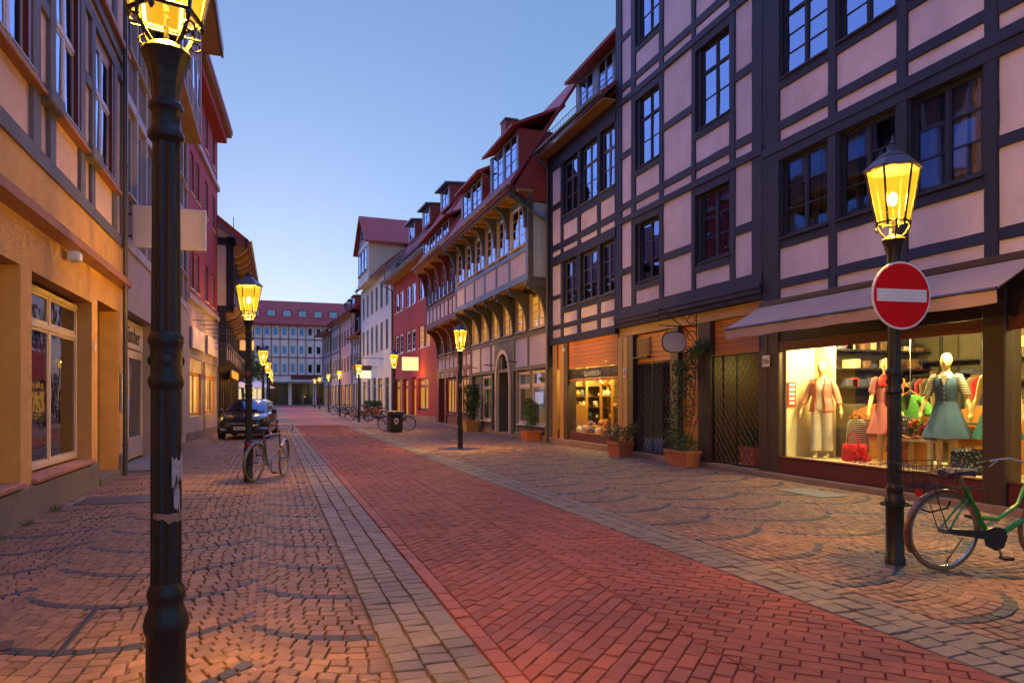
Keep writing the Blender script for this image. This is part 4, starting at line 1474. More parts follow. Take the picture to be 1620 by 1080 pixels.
for z in (4.4, 7.15, 9.9, 12.05):
    EB.bx('facade_band', m_grid, 0, W, -.06, .02, z, z + .16, 0)
EB.core(0, W, 3.4, 12.2)
EB.part('roof', MB().prism([(-.6, 12.25), (4.2, 16.3), (9, 12.25), (9, 12.0), (-.6, 12.0)], 0, 0, W), m_tile)
for k in range(12):
    u = 16.3 + k * 2.3
    if u < 42:
        d_ = EB.bx('roof_window', m_wfr2, u, u + 1.05, 1.0, 3, 13.3, 14.5)
        EB.bx('pane', m_gl, u + .18, u + .87, .95, .99, 13.45, 14.35, 0, d_)
        EB.bx('dormer_lid', m_zinc, u - .1, u + 1.15, .85, 3.2, 14.5, 14.6, 0, d_)
for k in range(14):
    EB.bx('ground_pier', m_conc, 1 + k * 3.6, 1.5 + k * 3.6, -.05, .4, 0, 3.5, 0)
EB.part('shop_back', MB().box(0, W, 3, 3.1, 0, 3.5), m_shopdark)
EB.bx('canopy', mat('grey_canopy', (.3, .28, .27), .7), 24.5, 36, -1.3, .1, 3.3, 3.55)
EB.bx('sign_board', mat('maroon_sign', (.10, .03, .035), .6), 26.6, 30.9, -.12, -.02, 3.9, 4.6)
for k in range(10):
    EB.window(24.6 + k * 1.15, 25.7 + k * 1.15, .1, 3.2, 1, 1, y=.2, fm=m_gdark, gm=m_shop, fw=.06, sill=False, merge=True)
lamp_light('shop_light', (1, .8, .5), 60, (30, 1.5, 3), EB.root, .3)
lamp_light('shop_light', (1, .6, .2), 60, (22.5, 1.5, 3), EB.root, .3)
cl = random.Random(4)
for k in range(14):
    u = 25.2 + k * .78
    col_ = cl.choice([(.35, .03, .06), (.05, .06, .12), (.4, .4, .4), (.1, .08, .08), (.5, .06, .25)])
    EB.part('display_figure', MB().lathe([(.12, 0), (.2, .5), (.24, .9), (.12, 1.3), (.1, 1.5), (.03, 1.65)], 8, (u, .8 + cl.random(), .1)), mat('figure_%d' % (k % 5), col_, .9), smooth=True)
# ------------------------------------------------------------------ left side: house with ochre ground floor
m_och = mat('ochre_plaster', (.60, .335, .105), .9, .16, 5, .45, 36, grime=.24)
m_plinth = mat('rough_grey_plinth', (.17, .145, .13), .95, .22, 14, .7, 50)
m_blgr = mat('weathered_blue_grey_timber', (.13, .13, .17), .75, .5, 7, .7, 25, st=(5, 5, .7), rnd=.15)
m_beige = mat('beige_infill', (.60, .42, .34), .9, .12, 5, .15, 45, rnd=.05)
m_cor = mat('terracotta_cornice', (.34, .15, .10), .8, .15, 6, .15, 40)
m_cwin = mat('cream_window_paint', (.55, .45, .34), .5, .06, 8, 0)
m_pane_l = glass('ground_floor_glass', (.5, .5, .45), .2, .9, .01, .02)

L1 = Facade('timber_house', 'house with ochre plastered ground floor under weathered blue-grey timber framing', (-2.85, -3.0), (-2.85, 15.75))
W = L1.W                       # u = y + 3
holes = [(13.16, 16.2, .50, 3.10), (9.7, 12.75, .50, 3.10), (5.6, 8.7, .5, 3.06), (16.6, 18.27, .0, 3.2)]
L1.wall(m_och, 0, W, 0, 3.72, holes, t=.32)
L1.wall(m_och, 0, W, 3.86, 4.47, [], t=.3, y=-.03, name='fascia_wall')
L1.part('cornice', MB().prism([(.0, 3.68), (-.16, 3.74), (-.16, 3.86), (.02, 3.92)], 0, 0, W + .02), m_cor)
for (a, c) in ((0, 16.58), (18.3, W)):
    L1.bx('plinth', m_plinth, a, c, -.035, .1, -.02, .42, .012)
for i, (a, c, z0, z1) in enumerate(holes[:3]):
    L1.window(a + .04, c - .04, z0 + .04, z1 - .06, 2, 1, y=.2, fm=m_cwin, gm=m_pane_l, fw=.075, transom=2.52, sill=False)
    L1.bx('window_ledge', m_cor, a - .02, c + .02, -.06, .22, z0 - .06, z0 + .005, .01)
L1.bx('recess_side', m_och, 16.52, 16.58, .3, 1.3, 0, 3.3)
L1.bx('recess_side', m_och, 18.29, 18.35, .3, 1.3, 0, 3.3)
L1.bx('recess_ceiling', m_och, 16.55, 18.3, .3, 1.3, 3.2, 3.26)
L1.bx('entrance_door', m_wood_b, 16.62, 18.26, 1.2, 1.26, .12, 2.6)
L1.bx('entrance_wall', m_och, 16.6, 18.28, 1.27, 1.3, 0, 3.2)
L1.bx('entrance_step', m_plinth, 16.61, 18.26, -.06, 1.2, -.02, .13, .01)
L1.bx('dark_backing', m_dark, 0, 16.5, .6, 1.0, .0, 4.4)  # upright dark block painted as room shade behind the ground-floor windows
L1.part('inner_wall', MB().box(.02, W - .02, 1.4, 7, 0, 4.5), m_dark)
L1.bx('room_partition', mat('warm_room_wall', (.35, .22, .12), .9), 14.6, 15.6, .55, .6, .3, 3.2)
# upper frame; y = u - 3
bm = m_blgr
def yb(y0, y1, z0, z1, yy=-.045):
    L1.beam(y0 + 3, y1 + 3, z0, z1, bm, y=yy, t=.14)
L1.beam(0, W, 4.47, 4.68, bm, y=-.06)
up = [(-2.9, -2.6), (1.2, 1.5), (3.2, 3.5), (4.2, 4.5), (6.0, 6.3), (7.6, 7.9), (8.5, 8.75), (10.06, 10.37), (10.76, 11.02), (12.34, 12.62), (13.01, 13.26), (14.72, 14.98)]
for a, c in up:
    yb(a, c, 4.68, 5.38)
    yb(a, c, 5.52, 7.72)
    yb(a, c, 8.42, 12)
yb(15.45, 15.75, 4.68, 8.2)
L1.beam(0, W, 7.72, 7.92, bm, y=-.055)
L1.beam(0, W, 8.1, 8.3, bm, y=-.06)
for a, c in ((10.37, 10.76), (12.62, 13.01)):
    yb(a, c, 6.55, 6.72)
m_sillw = mat('reddish_window_board', (.26, .10, .06), .6, .2, 8, .2)
for a, c in ((-2.8, 10.4), (11.0, 12.66), (13.26, 15.0)):
    L1.bx('sill_moulding', m_sillw, a + 3, c + 3, -.13, .02, 5.38, 5.44, .012)
    L1.bx('sill_moulding', m_sillw, a + 3.0, c + 3.0, -.09, .02, 5.445, 5.52, .012)
L1.bx('corbel_block', m_blgr, 13.37, 14.02, -.16, .02, 5.34, 5.56, .02)
L1.bx('corbel_block', m_blgr, 15.6, 16.28, -.16, .02, 5.34, 5.56, .02)
m_lilac = mat('pale_lilac_frame', (.42, .38, .42), .5, .06)
for a, c in ((11.04, 12.32), (13.28, 14.70), (6.32, 7.58), (8.77, 10.04)):
    L1.window(a + 3, c + 3, 5.56, 7.68, 2, 1, y=.02, fm=m_lilac, gm=m_gl, fw=.08, transom=6.78, sill=True, sillm=m_zinc)
    L1.bx('window_lining', m_wood_r, c + 2.9, c + 3.0, -.03, .1, 5.5, 7.72)
L1.infill(m_beige, 0, W, 4.68, 7.72)
L1.infill(m_beige, 0, W, 7.92, 12)
L1.core(0, W, 4.5, 12, d=7)
L1.bx('string_board', m_sillw, 0, W, -.14, .02, 8.3, 8.42, .015)
L1.roof(0, W, 12.2, .6, 5, 4)
L1.gutter(0, W, 12.1, -.7, [(18.3, -.12, .0)])
L1.part('security_lamp', MB().box(14.55, 14.75, -.2, -.03, 3.5, 3.64, .02), m_white)
L1.part('door_number', MB().tube([(16.32, -.02, 2.3), (16.36, -.02, 2.42), (16.30, -.02, 2.44), (16.30, -.02, 2.36), (16.36, -.02, 2.38)], .012, 6), m_white)
L1.part('bell_panel', MB().box(18.42, 18.6, -.04, .0, 1.25, 2.0, .01), mat('aluminium', (.45, .42, .40), .4, metal=.6))

# ------------------------------------------------------------------ grey house with the bay window
m_g2 = mat('grey_lilac_render', (.36, .29, .28), .9, .1, 5, .12, 40)
m_brown = mat('brown_spandrel', (.13, .08, .07), .8, .2, 6, .1)
m_lil = mat('pale_lilac_mullion', (.34, .31, .36), .6, .08)
L2 = Facade('modern_house', 'grey-lilac house with brown spandrels and a projecting bay beside the ochre ground floor', (-2.85, 15.8), (-2.85, 26.5))
W = L2.W
holes = [(.15, 3.8, .0, 3.35), (5.0, 9.8, .2, 3.3)]
L2.wall(m_g2, 0, W, 0, 4.6, holes, t=.3)
L2.window(.2, 3.72, .12, 3.3, 2, 1, y=.25, fm=m_cwin, gm=m_pane_l, fw=.09, sill=False, transom=2.55)
L2.bx('shop_sign_board', mat('cream_sign', (.6, .5, .36), .6), .3, 3.6, .22, .26, 2.66, 3.2)
L2.bx('door_kick_panel', m_g2, .3, 3.6, .22, .27, .2, .62)
tm = text_mesh('Günther', .56, .004)
tm.materials.append(m_black)
link('lettering', tm, L2.root, (1.2, .212, 2.78), (PI / 2, 0, 0))
L2.bx('recess_ceiling', m_g2, .15, 3.8, .3, .95, 3.35, 3.4)
L2.bx('entrance_slab', m_plate, .1, 3.85, -.5, .9, -.02, .06, .01)
L2.window(5.05, 9.75, .25, 3.25, 3, 1, y=.2, fm=m_lil, gm=m_gl_w, fw=.08, sill=False)
for k in range(10):
    u = .05 + k * 1.17
    L2.bx('mullion', m_lil, u, u + .13, -.05, .1, 4.6, 13.6)
for z in (4.6, 7.6, 10.6, 13.4):
    L2.bx('floor_band', m_lil, 0, W, -.04, .1, z, z + .22)
for k in range(9):
    u = .18 + k * 1.17
    for z in (4.82, 7.82, 10.82):
        L2.bx('spandrel', m_brown, u, u + 1.04, .0, .1, z, z + .85)
        L2.bx('window_sill', m_lil, u, u + 1.04, -.1, .05, z + .85, z + .9)
        L2.window(u + .02, u + 1.02, z + .92, z + 2.76, 1, 1, y=.05, fm=m_lil, gm=m_gl, fw=.06, sill=False, merge=True)
L2.core(0, W, 0, 13.6)
b0, b1 = 3.1, 8.1
L2.bx('bay_floor', m_soff, b0, b1, -.72, 0, 9.5, 9.62)
L2.bx('bay_back', m_dark, b0 + .1, b1 - .1, -.3, -.2, 9.62, 13.5)
for k in range(5):
    u = b0 + k * 1.22
    L2.bx('bay_mullion', m_lil, u, u + .1, -.72, -.6, 9.62, 13.5)
    if k < 4:
        for z in (9.62, 11.6):
            L2.bx('bay_spandrel', m_brown, u + .1, u + 1.22, -.7, -.64, z, z + .75)
            L2.window(u + .1, u + 1.22, z + .77, z + 1.95, 1, 1, y=-.7, fm=m_lil, gm=m_gl, fw=.06, sill=False, merge=True, hole=False)
L2.bx('bay_end', m_lil, b1 - .02, b1 + .02, -.7, 0, 9.62, 13.5)
L2.bx('eave_soffit', m_soff, -.1, W + .1, -1.15, .2, 13.6, 13.7)
L2.bx('eave_edge', m_zinc, -.1, W + .1, -1.2, -1.12, 13.55, 13.85)
L2.part('roof', MB().prism([(-1.2, 13.9), (4, 17), (4, 16.8), (-1.2, 13.7)], 0, 0, W), m_tile)
s = thing('box_sign', 'blank pale lilac box sign projecting from the grey-lilac house', 'sign', (-2.85, 16.3, 4.7), PI / 2)
m_sgn = mat('blank_sign_face', (.55, .48, .55), .5, .04, 3, 0)
MB().box(-.07, .07, -1.46, -.08, 0, .84, .01).build('light_box', m_sgn, s)
MB().box(-.08, .08, -1.49, -1.462, -.01, .85, .004).build('edge_trim', m_white, s)
MB().box(-.08, .08, -1.46, -.08, -.02, -.002, .004).build('edge_trim', m_white, s)
for z in (.2, .65):
    MB().tube([(0, -.1, z), (0, .1, z)], .03, 6).build('mount', m_zinc, s)

# ------------------------------------------------------------------ red-pink house
m_pr = mat('raspberry_plaster', (.36, .055, .06), .88, .1, 4, .1, 40)
L3 = Facade('plastered_house', 'raspberry red plastered house with white bands over a lit shop', (-2.85, 26.52), (-2.42, 34.65))
W = L3.W
holes = []
for a, c in ((.8, 1.6), (2.0, 2.9), (4.3, 5.2), (6.4, 7.3)):
    for z in (5.5, 8.95, 11.7):
        holes.append((a, c, z, z + 1.5))
sh = [(.7, 3.6, .85, 3.0), (4.5, 7.6, .85, 3.0), (3.75, 4.4, .05, 3.0)]
L3.wall(m_pr, 0, W, 5.2, 13.6, [h for h in holes], t=.22)
L3.wall(m_g2, 0, W, 0, 5.18, sh, t=.22, name='shop_wall')
for (a, c, z0, z1) in holes:
    L3.window(a + .02, c - .02, z0 + .02, z1 - .02, 1, 2, y=.07, fm=m_lil, gm=m_gl, fw=.06, sillm=m_white)
for (a, c, z0, z1) in sh:
    L3.window(a + .02, c - .02, z0 + .02, z1 - .02, 2 if c - a > 1 else 1, 1, y=.1, fm=m_wood_o, gm=m_gl_s, fw=.08, sill=False, transom=2.45)
for z in (5.05, 11.0):
    L3.bx('string_course', m_lil, -.02, W, -.12, .02, z, z + .2, .015)
shop_room(L3, .6, 7.7, 1.8, .8, 3.05, mat('white_shop_wall', (.7, .66, .58)), m_screed, None, .3)
lamp_light('shop_light', (1, .68, .2), 170, (2.2, .7, 2.8), L3.root, .12)
lamp_light('shop_light', (1, .68, .2), 170, (5.8, .7, 2.8), L3.root, .12)
L3.core(0, W, 3.2, 13.6)
L3.part('inner_wall', MB().box(.02, W - .02, 2.3, 6, 0, 3.2), m_dark)
for a, c in ((.7, 3.5), (4.5, 7.5)):
    sb = L3.bx('shop_sign_board', m_sgn, a, c, -.1, -.03, 3.35, 4.1)
for k in range(14):
    L3.bx('blind_slat', m_cwin, .75, 3.55, .02, .06, 2.5 + k * .035, 2.52 + k * .035, 0)
    L3.bx('blind_slat', m_cwin, 4.55, 7.55, .02, .06, 2.5 + k * .035, 2.52 + k * .035, 0)
for k in range(4):
    u = 1.0 + k * 1.7
    L3.part('sign_lamp', MB().tube([(u, -.05, 4.35), (u, -.85, 4.35), (u, -.85, 4.28)], .018, 6), m_zinc)
lamp_light('sign_light', (1, .36, .08), 22, (1.6, -.5, 4.2), L3.root, .05)
lamp_light('sign_light', (1, .36, .08), 16, (5.0, -.5, 4.2), L3.root, .05)
L3.bx('eave_soffit', m_soff, -.1, W + .2, -.6, .2, 13.6, 13.72)
L3.bx('eave_cornice', m_pr, -.05, W + .1, -.4, .05, 13.3, 13.6, .02)
L3.part('roof', MB().prism([(-.65, 13.9), (4, 17.2), (4, 17), (-.65, 13.7)], 0, 0, W + .15), m_tile)
L3.bx('plinth', m_plinth, 0, W, -.04, .1, -.02, .3)
ps = thing('projecting_sign', 'small pale sign plate on bars projecting from the raspberry house', 'sign', (-2.5, 33.0, 3.6), PI / 2)
for k in range(3):
    MB().tube([(0, 0, .1 + k * .25), (0, -1.4, .1 + k * .25)], .015, 5).build('bar', m_zinc, ps)
MB().box(-.03, .03, -1.7, -1.1, .05, .5, .02).build('plate', m_sgn, ps)

# ------------------------------------------------------------------ dark corbelled house
L4 = Facade('corbelled_house', 'dark jettied timber house with rows of carved joist ends and steep gable', (-2.42, 34.7), (-2.3, 52))
W = L4.W
J1, J2 = -.35, -.68
for k in range(12):
    a = k * (W - .2) / 11
    L4.beam(a, a + .2, 3.2, 5.3, m_tim_v, y=J1 - .03)
    L4.beam(a, a + .2, 5.9, 8.3, m_tim_v, y=J2 - .03)
    L4.beam(a, a + .26, 0, 2.9, m_wood_b, y=-.03)
    for yy, z in ((0, 2.95), (J1, 5.4), (J2, 8.35)):
        L4.part('carved_joist_end', MB().prism([(yy - .55, z + .35), (yy - .62, z + .15), (yy - .45, z - .05), (yy - .2, z - .2), (yy + .1, z - .35), (yy + .1, z + .35)], 0, a - .02, a + .24), m_soff if z > 3 else m_wood_b)
for z, yy in ((3.05, J1), (4.0, J1), (5.2, J1), (5.75, J2), (6.6, J2), (8.2, J2)):
    L4.beam(0, W, z, z + .17, m_tim_h, y=yy - .045)
for k in range(11):
    a = k * (W - .2) / 11 + .2
    c = a + (W - .2) / 11 - .2
    L4.window(a + .1, c - .1, 4.25, 5.15, 2, 2, y=J1 + .03, fm=m_lil, gm=m_gl, sill=False, merge=True)
    L4.window(a + .1, c - .1, 6.85, 8.1, 2, 2, y=J2 + .03, fm=m_lil, gm=m_gl, sill=False, merge=True)
    L4.bx('infill_panel', m_plas_d, a, c, J1 + .01, J1 + .08, 3.2, 4.0)
    L4.bx('infill_panel', m_plas_d, a, c, J2 + .01, J2 + .08, 5.9, 6.6)
    L4.bx('shutter_board', m_brown, a + .04, c, .05, .1, .1, 2.9)
L4.part('inner_wall', MB().box(.02, W, J1 + .4, 6, 0, 5.6), m_dark)
L4.part('inner_wall', MB().box(.02, W, J2 + .4, 6, 5.6, 8.6), m_dark)
L4.bx('fascia_sign', m_wood_w, 2.5, 8.5, J1 - .12, J1 - .03, 2.55, 3.0)
# gable end towards the camera
L4.bx('end_wall', m_plas_d, -.03, .02, J2 + .02, 4, 5.6, 9.0)
L4.bx('end_wall', m_plas_d, -.025, .02, J1 + .02, 4, 3.0, 5.6)
L4.part('gable', MB().prism([(J2 + .1, 9.0), (4, 9.0), (4, 12.2)], 0, -.03, .02), m_plas_d)
for (a, c, z0, z1) in ((J2 - .02, J2 + .3, 5.6, 9.0), (J2 - .1, 4, 8.6, 8.95), (J1 - .02, J1 + .3, 3.0, 5.6), (J2, 4, 5.5, 5.8)):
    L4.bx('end_beam', m_tim_v, -.07, .0, a, c, z0, z1)
L4.part('gable_brace', MB().prism([(.1, 8.95), (.4, 8.95), (2.2, 10.7), (2.0, 10.8)], 0, -.08, -.02), m_tim_v)
L4.part('roof', MB().prism([(-1.35, 8.85), (4, 13.1), (4, 12.85), (-1.35, 8.6)], 0, -.35, W + .2), m_tile)
L4.bx('verge_board', m_tim_h, -.37, -.3, -1.3, -1.2, 8.5, 8.9)
L4.gutter(-.3, W + .2, 8.85, -1.42)
L4.part('aerial', MB().tube([(1.5, -.6, 9.2), (1.5, -.6, 10.3)], .018, 5), m_zinc)

# ------------------------------------------------------------------ ivy-green tree and parasols at the street end
def leaf_cloud(n, fn, s0, s1, sd):
    b = MB()
    r = random.Random(sd)
    for _ in range(n):
        p = fn(r)
        if p is None:
            continue
        s_ = r.uniform(s0, s1)
        d = Vector((r.gauss(0, 1), r.gauss(0, 1), r.gauss(0, .8))).normalized()
        e = d.orthogonal().normalized()
        e = (Matrix.Rotation(r.uniform(0, 6.28), 3, d) @ e)
        g = d.cross(e)
        p = Vector(p)
        b.add([p - e * s_, p + g * s_ * .42, p + e * s_, p - g * s_ * .42], [(0, 1, 2, 3)])
    return b


m_leaf = mat('green_foliage', (.055, .10, .025), .6, .4, 5, 0, rnd=.4, spec=.3)
m_leaf2 = mat('dark_green_foliage', (.035, .075, .02), .6, .4, 5, 0, rnd=.4, spec=.3)
m_bark = mat('grey_brown_bark', (.10, .07, .05), .9, .3, 12, .6, 30)
tr = thing('street_tree', 'small green tree standing by the parasols at the street end', 'tree', (-2.4, 62, gz(62)))
MB().tube([(0, 0, 0), (.05, 0, 1.5), (-.05, .1, 2.6), (0, 0, 4)], [.16, .13, .11, .05], 8).build('trunk', m_bark, tr, True)
MB().tube([(0, 0, 2.2), (.7, .2, 3.4)], [.07, .03], 6).build('branch', m_bark, tr)
MB().tube([(0, 0, 2.4), (-.8, -.2, 3.6)], [.07, .03], 6).build('branch', m_bark, tr)


def blob(r, cs=((0, 0, 4, 1.5), (.9, .2, 3.6, .9), (-.9, -.2, 3.8, 1.0), (.1, 0, 5.1, 1.0))):
    c = r.choice(cs)
    v_ = Vector((r.gauss(0, 1), r.gauss(0, 1), r.gauss(0, 1))).normalized() * c[3] * r.random() ** .35
    return (c[0] + v_.x, c[1] + v_.y, c[2] + v_.z)


leaf_cloud(3500, blob, .06, .14, 2).build('crown', m_leaf2, tr)
m_par = mat('white_parasol_cloth', (.6, .58, .6), .8, .05)
for k, (x, y) in enumerate(((-2.6, 55.5), (-1.2, 58.5))):
    p = thing('parasol', 'open white market parasol near the street end', 'parasol', (x, y, gz(y)), 0, 'parasols by the street end')
    MB().tube([(0, 0, 0), (0, 0, 2.7)], .03, 8).build('pole', m_zinc, p)
    MB().lathe([(1.35, 2.15), (1.3, 2.25), (.7, 2.5), (.05, 2.75), (.01, 2.8)], 8).build('canopy', m_par, p)
    MB().lathe([(.35, 0), (.35, .06), (.08, .1), (.05, .2)], 12).build('base', m_gdark, p)
kio = thing('market_stall', 'lit market stall with pale counter beyond the parked car', 'stall', (-2.4, 66, gz(66)))
MB().box(-1.2, 1.5, 0, 1.4, 0, .95, .02).build('counter', m_sgn, kio)
MB().box(-1.3, 1.6, -.3, 1.6, 2.3, 2.5, .03).build('roof', m_par, kio)
for x in (-1.2, 1.45):
    for y in (.0, 1.35):
        MB().box(x, x + .06, y, y + .06, .9, 2.3).build('post', m_zinc, kio)
MB().box(-1.1, 1.4, 1.2, 1.25, 1.0, 2.25).build('back_panel', glow('stall_glow', (1, .75, .4), .9), kio)
# ------------------------------------------------------------------ street lamps
m_post = mat('black_cast_iron', (.018, .017, .018), .42, .3, 20, .25, 40, metal=.2, spec=.5)
m_roofl = mat('lantern_hood_metal', (.05, .05, .07), .45, .2, 10, .05, metal=.5)


def pane_glow():
    m = bpy.data.materials.new('lit_lantern_glass')
    MATS['lit_lantern_glass'] = m
    m.use_nodes = True
    nt = m.node_tree
    n, l = nt.nodes, nt.links
    n.remove(n['Principled BSDF'])
    t = n.new('ShaderNodeBsdfTransparent')
    e = n.new('ShaderNodeEmission')
    g = n.new('ShaderNodeNewGeometry')
    nz = n.new('ShaderNodeTexNoise')
    nz.inputs['Scale'].default_value = 9
    l.new(g.outputs['Position'], nz.inputs['Vector'])
    e.inputs[0].default_value = (1, .47, .02, 1)
    s = _val(nt, 'MULTIPLY_ADD', nz.outputs['Fac'], 1.0)
    s.node.inputs[2].default_value = 1.1
    l.new(s, e.inputs[1])
    x = n.new('ShaderNodeMixShader')
    x.inputs[0].default_value = .6
    l.new(t.outputs[0], x.inputs[1])
    l.new(e.outputs[0], x.inputs[2])
    l.new(x.outputs[0], n['Material Output'].inputs[0])
    return m


m_lpane = pane_glow()
m_bulb = glow('lamp_bulb', (1, .78, .35), 26)
LCOL = (1, .47, .03)


def street_lamp(label, loc, rz=0, watt=100, lean=0, group=None):
    t = thing('street_lamp', label, 'street lamp', loc, 0, group)
    t.rotation_euler = (0, lean, rz)
    MB().lathe([(.088, 0), (.088, .06), (.078, .08, .006), (.076, .52, .006), (.084, .545), (.088, .57), (.083, .60), (.068, .64), (.066, .66), (.074, .685), (.075, .70), (.066, .725), (.06, .74)], 24).build('base', m_post, t, 35)
    MB().lathe([(.060, .74, .006), (.058, 1.54, .006), (.058, 1.545)], 24).build('shaft', m_post, t, 25)
    MB().lathe([(.06, 1.54), (.069, 1.56), (.070, 1.58), (.062, 1.60), (.06, 1.62), (.06, 1.70), (.062, 1.715), (.070, 1.735), (.069, 1.755), (.058, 1.775)], 24).build('collar', m_post, t, 35)
    MB().lathe([(.057, 1.77, .006), (.052, 2.56, .006), (.052, 2.565)], 24).build('shaft', m_post, t, 25)
    MB().lathe([(.055, 2.56), (.07, 2.58), (.07, 2.60), (.058, 2.62), (.056, 2.68), (.068, 2.70), (.066, 2.72), (.054, 2.735, .003), (.058, 2.80, .005), (.075, 2.87, .006), (.092, 2.91, .006), (.097, 2.93), (.09, 2.945), (.06, 2.965), (.03, 2.98)], 24).build('capital', m_post, t, 35)
    for k in range(3):
        a = k * 2.09 + .4
        b = MB().lathe([(.012, 0), (.022, .008), (.012, .016)], 8)
        b.xf(Matrix.Translation((math.cos(a) * .06, math.sin(a) * .06, 1.66)) @ Matrix.Rotation(a, 4, 'Z') @ Matrix.Rotation(PI / 2, 4, 'Y'))
        b.build('boss', m_post, t, True)
    # lantern
    fr = MB()
    z0, z1, r0, r1 = 3.09, 3.56, .136, .222
    C0 = [(math.cos(PI / 3 * k) * r0, math.sin(PI / 3 * k) * r0, z0) for k in range(6)]
    C1 = [(math.cos(PI / 3 * k) * r1, math.sin(PI / 3 * k) * r1, z1) for k in range(6)]
    for k in range(6):
        fr.tube([C0[k], C1[k]], .011, 5)
        fr.tube([C0[k], C0[(k + 1) % 6]], .011, 5)
        fr.tube([C1[k], C1[(k + 1) % 6]], .014, 5)
        fr.lathe([(.004, -.04), (.014, -.02), (.004, 0)], 6, C0[k])
    lf = fr.build('lantern_frame', m_post, t)
    for k in range(6):
        a, b_, c, d = [Vector(p) for p in (C0[k], C0[(k + 1) % 6], C1[(k + 1) % 6], C1[k])]
        MB().quad(a * .99 + Vector((0, 0, z0 * .01)), b_ * .99 + Vector((0, 0, z0 * .01)), c * .99 + Vector((0, 0, z1 * .01)), d * .99 + Vector((0, 0, z1 * .01))).build('pane', m_lpane, lf)
    MB().lathe([(.244, 3.555), (.248, 3.568), (.20, 3.612), (.155, 3.655), (.14, 3.66), (.14, 3.672), (.095, 3.705), (.06, 3.72), (.055, 3.735), (.05, 3.75)], 6).build('hood', m_roofl, t)
    MB().lathe([(.05, 3.745), (.045, 3.77), (.02, 3.785), (.028, 3.80), (.012, 3.82), (.004, 3.88)], 10).build('finial', m_roofl, t, True)
    ar = MB()
    for k in range(4):
        a = PI / 2 * k + PI / 6
        ca, sa = math.cos(a), math.sin(a)
        ar.tube([(ca * .055, sa * .055, 2.95), (ca * .1, sa * .1, 2.99), (ca * .13, sa * .13, 3.05), (ca * .13, sa * .13, 3.10)], .009, 6)
        ar.ring((ca * .142, sa * .135, 3.02), .02, .005, 1, 10, 4)
    ar.tube([(0, 0, 2.96), (0, 0, 3.22)], .012, 6)
    ar.tube([(-.13, 0, 3.02), (.13, 0, 3.02)], .005, 4)
    ar.build('lantern_arms', m_post, t)
    MB().lathe([(.01, 0), (.028, .02), (.038, .06), (.03, .1), (.008, .12)], 10, (0, 0, 3.24)).build('bulb', m_bulb, t, True)
    if watt:
        lamp_light('lamp_light', LCOL, watt * 21, (0, 0, 3.30), t, .05)
    return t


lamp_n = street_lamp('street lamp with torn paper scraps on its post beside the ochre house', (-.42, 3.2, 0), .25, 185)
lamp_s = street_lamp('leaning street lamp carrying the red no-entry sign', (5.33, 4.83, 0), .42, 110, rad(-.9))
lamp_b = street_lamp('street lamp with the silver bicycle propped against it', (-.42, 13.55, 0), .0, 120)
lamp_a = street_lamp('street lamp standing alone opposite the pointed arch doorway', (5.33, 20.3, 0), .15, 240)
lamp_c = street_lamp('street lamp just behind the black litter bin', (5.32, 32.3, 0), .3, 170)
lamp_d = street_lamp('street lamp on the pavement beyond the parked dark car', (-.4, 31.5, 0), .1, 130)
for k, (x, y, lab) in enumerate(((5.0, 43.6, 'street lamp among bicycles before the red plastered house'), (4.95, 56, 'street lamp before the cream house with the gabled bay'),
                                 (4.9, 67, 'street lamp before the small grey timber house with low eaves'), (4.95, 81, 'street lamp before the rose plastered house'),
                                 (4.9, 90, 'street lamp before the jettied grey timber house near the street end'))):
    street_lamp(lab, (x, y, gz(y)), .2 * k, 150, 0, 'far lamps along the plastered houses')
for k, (x, y, lab) in enumerate(((-.3, 42.5, 'street lamp beside the dark house with carved joist ends'), (-.25, 54, 'street lamp beside the white market parasols'),
                                 (-.2, 63, 'street lamp beside the small green tree'), (-.15, 84, 'last street lamp before the gridded building, on the parasol side'))):
    street_lamp(lab, (x, y, gz(y)), .3 * k, 130, 0, 'far lamps along the corbelled house')

m_scrap = mat('torn_paper', (.42, .36, .36), .9, .5, 30, .3, 30)


def scrap(parent, r, z0, z1, a0, a1, sd, name='paper_scrap', m=m_scrap):
    rr = random.Random(sd)
    b = MB()
    n = 7
    top = [z1 - rr.random() * (z1 - z0) * .35 for _ in range(n + 1)]
    bot = [z0 + rr.random() * (z1 - z0) * .45 for _ in range(n + 1)]
    for i in range(n):
        a, c = a0 + (a1 - a0) * i / n, a0 + (a1 - a0) * (i + 1) / n
        b.quad((math.cos(a) * r, math.sin(a) * r, bot[i]), (math.cos(c) * r, math.sin(c) * r, bot[i + 1]),
               (math.cos(c) * r, math.sin(c) * r, top[i + 1]), (math.cos(a) * r, math.sin(a) * r, top[i]))
    b.build(name, m, parent)


scrap(lamp_n, .0605, 1.12, 1.28, -1.35, -.2, 3)
scrap(lamp_n, .0605, 1.02, 1.16, -1.2, -.7, 8)
scrap(lamp_n, .0605, .985, 1.05, -2.6, -.1, 5, m=mat('old_tape', (.30, .19, .12), .8, .4, 30, .2))
scrap(lamp_b, .061, 1.9, 2.02, -2.3, -1.2, 6, 'sticker', mat('red_sticker', (.45, .05, .08), .6))
scrap(lamp_a, .061, 1.85, 1.98, -2.6, -1.4, 7, 'sticker')
# flat grey disc round one lamp foot
for (x, y) in ((5.33, 20.3),):
    MB().lathe([(.34, 0), (.34, .014), (.32, .017)], 24, (0, 0, 0)).build('lamp_foot_disc', m_plate, None, loc=(x, y, 0), kind='structure')

# ------------------------------------------------------------------ no-entry sign
ne = thing('traffic_sign', 'round red no-entry sign clamped to the leaning street lamp', 'sign', (5.285, 4.73, 2.42), rad(-7))
m_rs = mat('sign_red', (.72, .004, .01), .55, .04, 3, 0, spec=.15)
m_ws = mat('sign_white', (.85, .80, .80), .5, .04, 3, 0, spec=.2)


